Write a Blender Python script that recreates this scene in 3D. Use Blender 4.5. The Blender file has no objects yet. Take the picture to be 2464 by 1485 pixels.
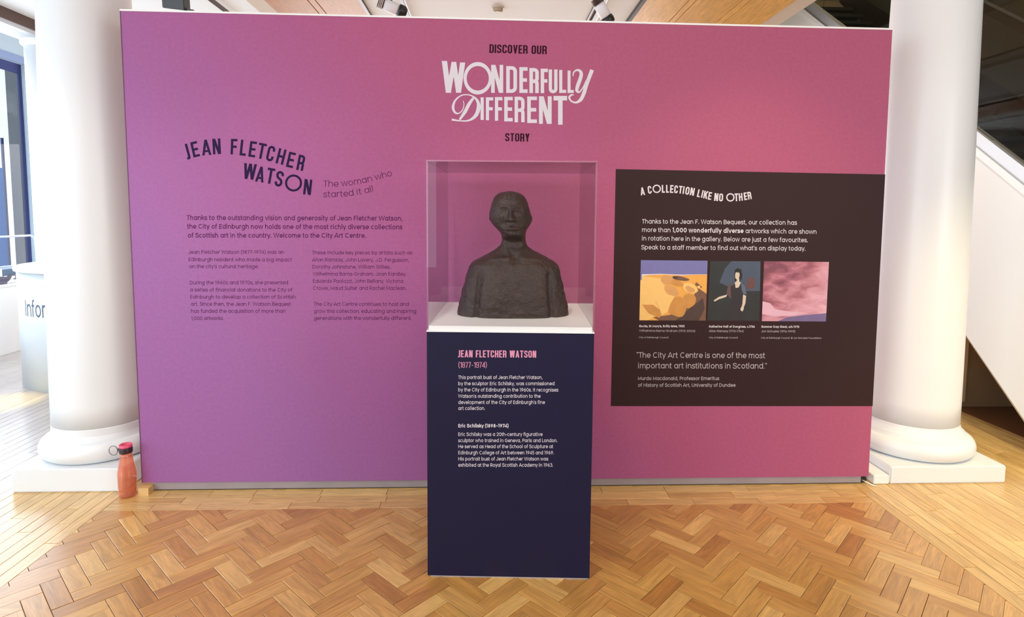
import bpy, bmesh, math, random
from mathutils import Vector, Matrix, noise
random.seed(7)
C = bpy.context.scene.collection
SC = bpy.context.scene
# ------------------------------------------------------------------ camera
F, PPX, PPY = 1411.86, 1232.0, 627.15
PITCH, ROLL, YAW = -0.0804, 0.0079, 0.0385
CAM = Vector((-0.1054, -3.1042, 1.5))
_cp, _sp, _cy, _sy = math.cos(PITCH), math.sin(PITCH), math.cos(YAW), math.sin(YAW)
_r = Vector((_cy, -_sy, 0)); _f = Vector((_sy*_cp, _cy*_cp, _sp)); _u = _r.cross(_f)
R_ = _r*math.cos(ROLL) + _u*math.sin(ROLL); U_ = -_r*math.sin(ROLL) + _u*math.cos(ROLL)
cam = bpy.data.cameras.new('camera'); co = bpy.data.objects.new('camera', cam); C.objects.link(co)
m = Matrix((R_, U_, -_f)).transposed().to_4x4(); m.translation = CAM; co.matrix_world = m
cam.sensor_width = 36; cam.lens = F/2464*36; cam.shift_y = -(742.5-PPY)/2464; cam.clip_start = .05; cam.clip_end = 100
SC.camera = co
# ------------------------------------------------------------------ world, lights, exposure
w = bpy.data.worlds.new('overcast_sky'); SC.world = w; w.use_nodes = True
w.node_tree.nodes['Background'].inputs[0].default_value = (.80, .90, 1.0, 1); w.node_tree.nodes['Background'].inputs[1].default_value = 1.3
SC.view_settings.view_transform = 'Standard'; SC.view_settings.look = 'None'; SC.view_settings.gamma = 1
SC.view_settings.use_curve_mapping = False; SC.view_settings.exposure = 0.0
def aim(o, tgt): o.rotation_euler = (Vector(tgt)-o.location).to_track_quat('-Z', 'Y').to_euler()
def area(name, loc, tgt, sx, sy, e, col):
    l = bpy.data.lights.new(name, 'AREA'); l.shape = 'RECTANGLE'; l.size = sx; l.size_y = sy; l.energy = e; l.color = col
    o = bpy.data.objects.new(name, l); C.objects.link(o); o.location = loc; aim(o, tgt); return o
def spot(name, loc, tgt, e, col, ang=60, blend=.8, rad=.06):
    l = bpy.data.lights.new(name, 'SPOT'); l.energy = e; l.color = col; l.spot_size = math.radians(ang); l.spot_blend = blend; l.shadow_soft_size = rad
    o = bpy.data.objects.new(name, l); C.objects.link(o); o.location = loc; aim(o, tgt); return o
area('left_window_daylight', (-5.62, -2.0, 1.9), (0, -1.2, .4), 4.0, 2.2, 70, (.84, .92, 1.0))
area('left_window_daylight', (-5.62, 2.7, 2.0), (0, 1.6, .3), 4.2, 2.5, 130, (.84, .92, 1.0))
area('left_window_daylight', (-5.62, -6.0, 1.9), (-.5, 0, 1.2), 3.0, 2.2, 170, (.90, .96, 1.0))
area('right_side_fill', (4.6, -4.6, 2.0), (1.5, 0, 1.0), 3.2, 2.2, 160, (.97, .97, 1.0))  # added fill out of view, brightens the columns from the right
area('rear_fill', (-.5, 8.6, 1.5), (-.5, 0, 3.4), 7.0, 2.6, 430, (.96, .97, 1.0))  # added fill behind the display wall to brighten the ceiling; no window there
area('ceiling_fill', (1.4, -4.4, 3.26), (1.4, -2.0, .4), 2.6, 1.4, 95, (1, .97, .93))  # this and the next two: added overhead fills, no fittings modelled
area('ceiling_fill', (-1.8, -4.4, 3.26), (-1.8, -2.0, .4), 2.6, 1.4, 90, (.93, .97, 1.0))
area('ceiling_fill', (0, -7.0, 3.26), (0, -7.0, 0), 4.0, 1.4, 12, (1, .95, .88))
spot('track_light_beam', (2.75, -1.3, 3.1), (2.95, -.3, 0), 230, (1, .82, .38), 62, 1)
spot('track_light_beam', (-2.3, -1.5, 3.1), (-2.3, .1, 0), 60, (1, .93, .80), 70, 1)
spot('track_light_beam', (-.5, -1.6, 3.1), (-.02, -.5, 1.3), 60, (1, .95, .9), 50, 1)
spot('track_light_beam', (1.2, -1.2, 3.1), (1.3, -.1, 0), 75, (1, .80, .45), 75, 1)
spot('track_light_beam', (-1.2, -1.2, 3.1), (-1.3, -.1, 0), 40, (1, .88, .68), 70, 1)
spot('desk_light_beam', (-3.6, .7, 3.1), (-3.87, 1.50, 0), 520, (1, .78, .10), 10.5, .6)
area('stairwell_fill', (4.1, 1.5, 6.3), (4.1, 1.2, 0), 1.0, 3.0, 130, (1, .95, .86))  # added unseen lamp to lift the dark stairwell
spot('stair_fill_beam', (2.5, .8, 3.1), (3.3, .8, 1.0), 38, (1, .97, .93), 110, 1)  # added unseen spot that brightens the white stair side
# ------------------------------------------------------------------ helpers
def ray(x, y): return (_f*F + R_*(x-PPX) + U_*(PPY-y))
def on_wall(x, y, Y=0.0):                       # photograph measurement -> point on a plane Y = const
    d = ray(x, y); return CAM + d*((Y-CAM.y)/d.y)
def mat(name, col, rough=.5, metal=0, spec=.5, emit=None, bump=0, bscale=60, var=0, vscale=4, coat=0):
    m = bpy.data.materials.new(name); m.use_nodes = True; n = m.node_tree; b = n.nodes['Principled BSDF']
    b.inputs['Base Color'].default_value = (*col, 1); b.inputs['Roughness'].default_value = rough; b.inputs['Metallic'].default_value = metal
    b.inputs['Specular IOR Level'].default_value = spec; b.inputs['Coat Weight'].default_value = coat
    if emit: b.inputs['Emission Color'].default_value = (*emit[:3], 1); b.inputs['Emission Strength'].default_value = emit[3]
    tc = n.nodes.new('ShaderNodeTexCoord')
    if var:
        t = n.nodes.new('ShaderNodeTexNoise'); t.inputs['Scale'].default_value = vscale; t.inputs['Detail'].default_value = 5
        n.links.new(tc.outputs['Object'], t.inputs['Vector'])
        r = n.nodes.new('ShaderNodeMixRGB'); r.inputs[1].default_value = (*[c*(1-var) for c in col], 1); r.inputs[2].default_value = (*[min(1, c*(1+var)) for c in col], 1)
        n.links.new(t.outputs['Fac'], r.inputs[0]); n.links.new(r.outputs[0], b.inputs['Base Color'])
    if bump:
        t = n.nodes.new('ShaderNodeTexNoise'); t.inputs['Scale'].default_value = bscale; t.inputs['Detail'].default_value = 6
        n.links.new(tc.outputs['Object'], t.inputs['Vector'])
        q = n.nodes.new('ShaderNodeBump'); q.inputs['Strength'].default_value = bump; q.inputs['Distance'].default_value = .01
        n.links.new(t.outputs['Fac'], q.inputs['Height']); n.links.new(q.outputs[0], b.inputs['Normal'])
    return m
def rgb(r, g, b):
    return tuple(((c/255+.055)/1.055)**2.4 if c > 10 else c/255/12.92 for c in (r, g, b))
def tag(o, label=None, cat=None, group=None, kind=None):
    for k, v in (('label', label), ('category', cat), ('group', group), ('kind', kind)):
        if v: o[k] = v
    return o
def empty(name, loc=(0, 0, 0), rz=0):
    o = bpy.data.objects.new(name, None); C.objects.link(o); o.location = loc; o.rotation_euler = (0, 0, rz); o.empty_display_size = .1
    return o
def link(name, bm, mats, parent=None, smooth=False):
    me = bpy.data.meshes.new(name); bm.to_mesh(me); bm.free()
    for x in (mats if isinstance(mats, (list, tuple)) else [mats]): me.materials.append(x)
    if smooth:
        for p in me.polygons: p.use_smooth = True
    o = bpy.data.objects.new(name, me); C.objects.link(o)
    if parent: o.parent = parent
    return o
def box(bm, x0, x1, y0, y1, z0, z1, bev=0, mi=0, rot=None):
    b2 = bmesh.new()
    vs = [b2.verts.new(p) for p in ((x0,y0,z0),(x1,y0,z0),(x1,y1,z0),(x0,y1,z0),(x0,y0,z1),(x1,y0,z1),(x1,y1,z1),(x0,y1,z1))]
    for f in ((3,2,1,0),(4,5,6,7),(0,1,5,4),(1,2,6,5),(2,3,7,6),(3,0,4,7)): b2.faces.new([vs[i] for i in f])
    if bev: bmesh.ops.bevel(b2, geom=b2.edges[:], offset=bev, segments=2, affect='EDGES')
    if rot: bmesh.ops.transform(b2, matrix=rot, verts=b2.verts)
    for f in b2.faces: f.material_index = mi
    me = bpy.data.meshes.new('t'); b2.to_mesh(me); b2.free(); bm.from_mesh(me); bpy.data.meshes.remove(me)
    return bm
def bx(*a, **k): return box(bmesh.new(), *a, **k)
def prism(bm, poly, axis, a, b, mi=0):           # polygon in the two other axes, extruded along axis from a to b
    def P(p, t):
        return {'x': (t, p[0], p[1]), 'y': (p[0], t, p[1]), 'z': (p[0], p[1], t)}[axis]
    A = [bm.verts.new(P(p, a)) for p in poly]; B = [bm.verts.new(P(p, b)) for p in poly]
    n = len(poly); fs = [bm.faces.new(A), bm.faces.new(B[::-1])]
    for i in range(n): fs.append(bm.faces.new((A[i], B[i], B[(i+1) % n], A[(i+1) % n])))
    for f in fs: f.material_index = mi
    bmesh.ops.recalc_face_normals(bm, faces=bm.faces[:])
    return bm
def lathe(bm, prof, cx=0, cy=0, seg=64, mi=0):
    rings = []
    for r, z in prof:
        if r < 1e-5: rings.append([bm.verts.new((cx, cy, z))])
        else: rings.append([bm.verts.new((cx+r*math.cos(2*math.pi*i/seg), cy+r*math.sin(2*math.pi*i/seg), z)) for i in range(seg)])
    for A, B in zip(rings, rings[1:]):
        for i in range(seg):
            j = (i+1) % seg
            if len(A) == 1 and len(B) == 1: continue
            if len(A) == 1: f = bm.faces.new((A[0], B[j], B[i]))
            elif len(B) == 1: f = bm.faces.new((A[i], A[j], B[0]))
            else: f = bm.faces.new((A[i], A[j], B[j], B[i]))
            f.material_index = mi
    bmesh.ops.recalc_face_normals(bm, faces=bm.faces[:])
    return bm
def tube(bm, pts, r, seg=10, closed=False, mi=0):
    pts = [Vector(p) for p in pts]; n = len(pts); rings = []
    for i, p in enumerate(pts):
        a = pts[(i-1) % n] if closed or i else p; b = pts[(i+1) % n] if closed or i < n-1 else p
        t = (b-a).normalized(); up = Vector((0, 0, 1)) if abs(t.z) < .9 else Vector((1, 0, 0))
        s = t.cross(up).normalized(); v = s.cross(t)
        rings.append([bm.verts.new(p+s*r*math.cos(2*math.pi*k/seg)+v*r*math.sin(2*math.pi*k/seg)) for k in range(seg)])
    for i in range(n if closed else n-1):
        A, B = rings[i], rings[(i+1) % n]
        for k in range(seg): bm.faces.new((A[k], A[(k+1) % seg], B[(k+1) % seg], B[k])).material_index = mi
    if not closed: bm.faces.new(rings[0][::-1]); bm.faces.new(rings[-1])
    bmesh.ops.recalc_face_normals(bm, faces=bm.faces[:])
    return bm
def copy_tree(o, parent=None):
    c = o.copy(); C.objects.link(c)
    if parent: c.parent = parent
    for ch in o.children: copy_tree(ch, c)
    return c
# ------------------------------------------------------------------ materials
M_white = mat('white_paint', (.83, .83, .82), .45, bump=.04, bscale=25)
M_ceil = mat('ceiling_paint', (.84, .86, .86), .8, bump=.03)
M_whitecol = mat('column_gloss_paint', (.77, .795, .815), .35, bump=.03, bscale=14)
M_joint = mat('floor_joint_dirt', (.10, .045, .015), .9)
M_navy = mat('navy_plinth_paint', rgb(19, 18, 50), .5, spec=.3, bump=.03, bscale=90, var=.08)
M_board = mat('dark_aubergine_print', rgb(48, 29, 31), .6, spec=.2, bump=.03, bscale=90)
M_strip = mat('grey_base_strip', rgb(150, 140, 142), .6, var=.15, vscale=8, bump=.1)
M_brown = mat('brown_track_paint', (.075, .028, .015), .4)
M_black = mat('black_metal', (.012, .012, .012), .4)
M_alu = mat('brushed_aluminium', (.52, .52, .54), .4, metal=.5)
M_inkdark = mat('dark_plum_ink', rgb(48, 6, 30), .7, spec=.15)
M_inknavy = mat('navy_ink', rgb(38, 18, 62), .7, spec=.15)
M_inkplum = mat('plum_ink', rgb(84, 24, 80), .7, spec=.15)
M_inkwhite = mat('white_ink', rgb(212, 206, 214), .6)
M_inkgrey = mat('pale_grey_ink', rgb(188, 180, 186), .6)
M_inkpink = mat('pink_ink', rgb(205, 135, 165), .6)
M_inkslate = mat('slate_ink', rgb(95, 108, 128), .6)
M_dark = mat('dark_brown_paint', (.055, .04, .028), .6)
def wood_mat(name, cols, rough=.32, grain=1.0, coat=.55):
    m = bpy.data.materials.new(name); m.use_nodes = True; n = m.node_tree; b = n.nodes['Principled BSDF']; N = n.nodes.new; L = n.links.new
    tc = N('ShaderNodeTexCoord'); oi = N('ShaderNodeObjectInfo')
    add = N('ShaderNodeVectorMath'); add.operation = 'MULTIPLY_ADD'; L(oi.outputs['Random'], add.inputs[0]); add.inputs[1].default_value = (37, 91, 53); L(tc.outputs['Object'], add.inputs[2])
    mp = N('ShaderNodeMapping'); mp.inputs['Scale'].default_value = (5, 46, 46); L(add.outputs[0], mp.inputs[0])
    t1 = N('ShaderNodeTexNoise'); t1.inputs['Scale'].default_value = 1; t1.inputs['Detail'].default_value = 6; t1.inputs['Distortion'].default_value = .9; L(mp.outputs[0], t1.inputs['Vector'])
    mp2 = N('ShaderNodeMapping'); mp2.inputs['Scale'].default_value = (18, 330, 330); L(add.outputs[0], mp2.inputs[0])
    t2 = N('ShaderNodeTexNoise'); t2.inputs['Scale'].default_value = 1; t2.inputs['Detail'].default_value = 3; L(mp2.outputs[0], t2.inputs['Vector'])
    cr = N('ShaderNodeValToRGB'); e = cr.color_ramp
    for i, c in enumerate(cols):
        x = i/(len(cols)-1)
        if i < 2: e.elements[i].position = x if i == 0 else x; e.elements[i].color = (*c, 1)
        else: e.elements.new(x).color = (*c, 1)
    e.elements[0].position = 0
    L(oi.outputs['Random'], cr.inputs[0])
    mx = N('ShaderNodeMixRGB'); mx.blend_type = 'MULTIPLY'; mx.inputs[0].default_value = grain
    r1 = N('ShaderNodeMapRange'); r1.inputs[1].default_value = .3; r1.inputs[2].default_value = .72; r1.inputs[3].default_value = 1.12; r1.inputs[4].default_value = .72; L(t1.outputs['Fac'], r1.inputs[0])
    r2 = N('ShaderNodeMapRange'); r2.inputs[1].default_value = .35; r2.inputs[2].default_value = .75; r2.inputs[3].default_value = 1.06; r2.inputs[4].default_value = .82; L(t2.outputs['Fac'], r2.inputs[0])
    mu = N('ShaderNodeMath'); mu.operation = 'MULTIPLY'; L(r1.outputs[0], mu.inputs[0]); L(r2.outputs[0], mu.inputs[1])
    L(cr.outputs[0], mx.inputs[1]); L(mu.outputs[0], mx.inputs[2]); L(mx.outputs[0], b.inputs['Base Color'])
    b.inputs['Roughness'].default_value = rough; b.inputs['Coat Weight'].default_value = coat; b.inputs['Coat Roughness'].default_value = .2
    bp = N('ShaderNodeBump'); bp.inputs['Strength'].default_value = .25; bp.inputs['Distance'].default_value = .002; L(t1.outputs['Fac'], bp.inputs['Height']); L(bp.outputs[0], b.inputs['Normal'])
    return m
OAK = [(.44, .19, .045), (.65, .36, .10), (.54, .265, .065), (.75, .46, .155), (.61, .315, .085), (.45, .205, .05), (.70, .40, .12)]
M_oak = wood_mat('honey_oak_parquet', OAK)
M_oakb = wood_mat('pale_oak_border', [(.68, .43, .15), (.76, .50, .19), (.63, .38, .125), (.73, .47, .17)])
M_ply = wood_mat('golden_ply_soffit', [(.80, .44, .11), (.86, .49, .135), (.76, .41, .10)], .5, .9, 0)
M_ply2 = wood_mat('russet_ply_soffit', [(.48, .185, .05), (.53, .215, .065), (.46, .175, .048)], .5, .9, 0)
def panel_mat():
    m = bpy.data.materials.new('violet_to_rose_printed_gradient'); m.use_nodes = True; n = m.node_tree; b = n.nodes['Principled BSDF']; N = n.nodes.new; L = n.links.new
    tc = N('ShaderNodeTexCoord'); sx = N('ShaderNodeSeparateXYZ'); L(tc.outputs['Object'], sx.inputs[0])
    a = N('ShaderNodeMath'); a.operation = 'MULTIPLY_ADD'; L(sx.outputs[0], a.inputs[0]); a.inputs[1].default_value = .30; a.inputs[2].default_value = .28
    c = N('ShaderNodeMath'); c.operation = 'MULTIPLY_ADD'; L(sx.outputs[2], c.inputs[0]); c.inputs[1].default_value = .22; L(a.outputs[0], c.inputs[2])
    cr = N('ShaderNodeValToRGB'); e = cr.color_ramp; L(c.outputs[0], cr.inputs[0])
    e.elements[0].position = 0; e.elements[0].color = (*rgb(149, 94, 153), 1)
    e.elements[1].position = 1; e.elements[1].color = (*rgb(167, 83, 116), 1)
    e.elements.new(.33).color = (*rgb(160, 88, 141), 1); e.elements.new(.62).color = (*rgb(167, 83, 121), 1)
    t = N('ShaderNodeTexNoise'); t.inputs['Scale'].default_value = 60; t.inputs['Detail'].default_value = 8; L(tc.outputs['Object'], t.inputs['Vector'])
    r = N('ShaderNodeMapRange'); r.inputs[1].default_value = .3; r.inputs[2].default_value = .7; r.inputs[3].default_value = .94; r.inputs[4].default_value = 1.05; L(t.outputs['Fac'], r.inputs[0])
    x = N('ShaderNodeMixRGB'); x.blend_type = 'MULTIPLY'; x.inputs[0].default_value = 1; L(cr.outputs[0], x.inputs[1]); L(r.outputs[0], x.inputs[2]); L(x.outputs[0], b.inputs['Base Color'])
    b.inputs['Roughness'].default_value = .62; b.inputs['Specular IOR Level'].default_value = .3
    bp = N('ShaderNodeBump'); bp.inputs['Strength'].default_value = .06; bp.inputs['Distance'].default_value = .003; L(t.outputs['Fac'], bp.inputs['Height']); L(bp.outputs[0], b.inputs['Normal'])
    return m
M_panel = panel_mat()
def glass_mat(name, tint=(1, 1, 1), ior=1.49, veil=0.0, rough=0.0, refl=1.7):
    m = bpy.data.materials.new(name); m.use_nodes = True; n = m.node_tree; N = n.nodes.new; L = n.links.new
    for x in list(n.nodes):
        if x.type != 'OUTPUT_MATERIAL': n.nodes.remove(x)
    out = n.nodes[0]; g = N('ShaderNodeNewGeometry'); mr = N('ShaderNodeMapRange'); mr.inputs[3].default_value = ior; mr.inputs[4].default_value = 1/ior; L(g.outputs['Backfacing'], mr.inputs[0])
    fr = N('ShaderNodeFresnel'); L(mr.outputs[0], fr.inputs[0])
    tr = N('ShaderNodeBsdfTransparent'); tr.inputs[0].default_value = (*tint, 1); gl = N('ShaderNodeBsdfGlossy'); gl.inputs['Roughness'].default_value = rough
    bk = N('ShaderNodeMapRange'); bk.inputs[3].default_value = refl; bk.inputs[4].default_value = 0; L(g.outputs['Backfacing'], bk.inputs[0]); ml = N('ShaderNodeMath'); ml.operation = 'MULTIPLY'; ml.use_clamp = True; L(fr.outputs[0], ml.inputs[0]); L(bk.outputs[0], ml.inputs[1])
    mx = N('ShaderNodeMixShader'); L(ml.outputs[0], mx.inputs[0]); L(tr.outputs[0], mx.inputs[1]); L(gl.outputs[0], mx.inputs[2])
    last = mx
    if veil:
        df = N('ShaderNodeBsdfDiffuse'); df.inputs[0].default_value = (.9, .88, .92, 1); m2 = N('ShaderNodeMixShader'); m2.inputs[0].default_value = veil
        L(mx.outputs[0], m2.inputs[1]); L(df.outputs[0], m2.inputs[2]); last = m2
    L(last.outputs[0], out.inputs[0]); return m
M_acryl = glass_mat('clear_acrylic', veil=.002)
M_acedge = glass_mat('acrylic_cut_edge', veil=.09, rough=.1)
M_glass = glass_mat('window_glass', (.95, .98, 1), refl=.5)
M_tint = glass_mat('smoked_balustrade_glass', (.66, .63, .54), 1.45, refl=.6)
# ------------------------------------------------------------------ stroke lettering
def fillet(pts):
    out = []
    n = len(pts)
    for i, p in enumerate(pts):
        if len(p) > 2 and 0 < i < n-1:
            P = Vector(p[:2]); A = Vector(pts[i-1][:2])-P; B = Vector(pts[i+1][:2])-P
            ra = min(p[2], A.length*(.5 if len(pts[i-1]) > 2 and 0 < i-1 else 1)); rb = min(p[2], B.length*(.5 if len(pts[i+1]) > 2 and i+1 < n-1 else 1))
            s = P+A.normalized()*ra; e = P+B.normalized()*rb; k = .5523
            c1 = s.lerp(P, k); c2 = e.lerp(P, k)
            for j in range(7):
                t = j/6; q = s*(1-t)**3+c1*3*t*(1-t)**2+c2*3*t*t*(1-t)+e*t**3; out.append((q.x, q.y))
        else: out.append(tuple(p[:2]))
    o2 = [out[0]]
    for p in out[1:]:
        if (Vector(p)-Vector(o2[-1])).length > 1e-4: o2.append(p)
    return o2
def arc(cx, cy, rx, ry, a0, a1, n=20):
    return [(cx+rx*math.cos(math.radians(a0+(a1-a0)*i/n)), cy+ry*math.sin(math.radians(a0+(a1-a0)*i/n))) for i in range(n+1)]
def ribbon(pts, w, closed=False):
    """centre line + width (a number or one per point) -> list of quads"""
    n = len(pts); V = [Vector(p) for p in pts]; W = w if isinstance(w, (list, tuple)) else [w]*n
    Lf, Rt = [], []
    for i in range(n):
        a = V[i-1] if i or closed else None; b = V[(i+1) % n] if i < n-1 or closed else None
        d1 = (V[i]-a).normalized() if a is not None else None; d2 = (b-V[i]).normalized() if b is not None else None
        if d1 is None: d1 = d2
        if d2 is None: d2 = d1
        n1 = Vector((-d1.y, d1.x)); n2 = Vector((-d2.y, d2.x)); nn = n1+n2
        if nn.length < .2: nn = n1
        nn.normalize(); k = min(1/max(nn.dot(n1), .3), 1.9)
        Lf.append(V[i]+nn*W[i]/2*k); Rt.append(V[i]-nn*W[i]/2*k)
    q = []
    for i in range(n if closed else n-1):
        j = (i+1) % n; q.append([tuple(Lf[i]), tuple(Rt[i]), tuple(Rt[j]), tuple(Lf[j])])
    return q
def diag(x0, y0, x1, y1, w): return [[(x0-w/2, y0), (x0+w/2, y0), (x1+w/2, y1), (x1-w/2, y1)]]
# -- condensed capitals: cap height 1, box 0..W
CW = dict(I=.13, E=.35, F=.34, L=.33, W=.62, T=.39, J=.26, A=.44, V=.43, Y=.42, M=.52); CW.update({'1': .24, '(': .2, ')': .2, '–': .32, ' ': .2, '4': .42, '7': .36})
def cond(ch, W, t):
    a, b, lo, hi = t/2, W-t/2, t/2, 1-t/2; r = min((W-t)/2, .22); mid = .5
    P = lambda *p: ribbon(fillet(list(p)), t)
    V = lambda x: P((x, 0), (x, 1)); H = lambda y, x0=0, x1=None: P((x0, y), (W if x1 is None else x1, y))
    if ch in 'I': return V(W/2)
    if ch == 'E': return V(a)+H(hi)+H(lo)+H(.5, 0, W*.93)
    if ch == 'F': return V(a)+H(hi)+H(.5, 0, W*.93)
    if ch == 'L': return V(a)+H(lo)
    if ch == 'T': return V(W/2)+H(hi)
    if ch == 'H': return V(a)+V(b)+H(.5)
    if ch == 'N': return V(a)+V(b)+diag(t*.62, 1, W-t*.62, 0, t*1.15)
    if ch == 'M': return V(a)+V(b)+diag(t*.6, 1, W/2, .2, t)+diag(W-t*.6, 1, W/2, .2, t)
    if ch == 'O' or ch == '0': return ribbon(arc(W/2, .5, W/2-t/2, r, 0, 0, 1)[:0]+fillet([(b, .5), (b, hi, r), (a, hi, r), (a, lo, r), (b, lo, r), (b, .5)]), t)
    if ch == 'C': return P((b, .66), (b, hi, r), (a, hi, r), (a, lo, r), (b, lo, r), (b, .34))
    if ch == 'U': return P((a, 1), (a, lo, r), (b, lo, r), (b, 1))
    if ch == 'J': return P((b, 1), (b, lo, r), (0, lo))
    if ch == 'D': return P((a, .5), (a, hi), (b, hi, r), (b, lo, r), (a, lo), (a, .5))
    if ch == 'R': return V(a)+P((a, hi), (b, hi, r), (b, .47, r), (a, .47))+P((b-t*.6, .47), (b, .44, .06), (b, 0))
    if ch == 'P': return V(a)+P((a, hi), (b, hi, r), (b, .45, r), (a, .45))
    if ch == 'S': return P((b, .70), (b, hi, r), (a, hi, r), (a, .60, .12), (b, .42, .12), (b, lo, r), (a, lo, r), (a, .30))
    if ch == 'A': return diag(t*.5, 0, W/2, 1, t*1.0)+diag(W-t*.5, 0, W/2, 1, t*1.0)+ribbon([(W*.22, .26), (W*.78, .26)], t*.85)
    if ch == 'V': return diag(t*.5, 1, W/2, 0, t*.95)+diag(W-t*.5, 1, W/2, 0, t*.95)
    if ch == 'Y': return diag(t*.55, 1, W/2, .4, t*1.12)+diag(W-t*.55, 1, W/2, .4, t*1.12)+P((W/2, 0), (W/2, .45))
    if ch == 'K': return V(a)+diag(t, .38, W-t*.6, 1, t*1.2)+diag(W-t*.6, 0, W*.42, .58, t*1.2)
    if ch == 'W': return diag(t*.55, 1, W*.27, 0, t*1.1)+diag(W*.27, 0, W/2, 1, t*1.1)+diag(W/2, 1, W*.73, 0, t*1.1)+diag(W*.73, 0, W-t*.55, 1, t*1.1)
    if ch == '1': return V(W-a)+P((W-a, hi), (0, .8))
    if ch == '7': return P((0, hi), (b, hi), (W*.35, 0))
    if ch == '8': return P((W/2, .52), (b, .52, .15), (b, hi, r), (a, hi, r), (a, .52, .15), (W/2, .52))+P((W/2, .52), (b, .52, .15), (b, lo, r), (a, lo, r), (a, .52, .15), (W/2, .52))
    if ch == '9': return P((b, .6), (b, hi, r), (a, hi, r), (a, .45, r), (b, .45, r), (b, .7))+P((b, .7), (b, lo, r), (a, lo, r), (a, .25))
    if ch == '4': return V(b-.06)+P((b-.08, hi), (0.02, .25), (W, .25))
    if ch == '(': return P((W, 1.08), (a, .8, .3), (a, .2, .3), (W, -.1))
    if ch == ')': return P((0, 1.08), (b, .8, .3), (b, .2, .3), (0, -.1))
    if ch == '–': return P((.03, .42), (W-.03, .42))
    return []
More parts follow.
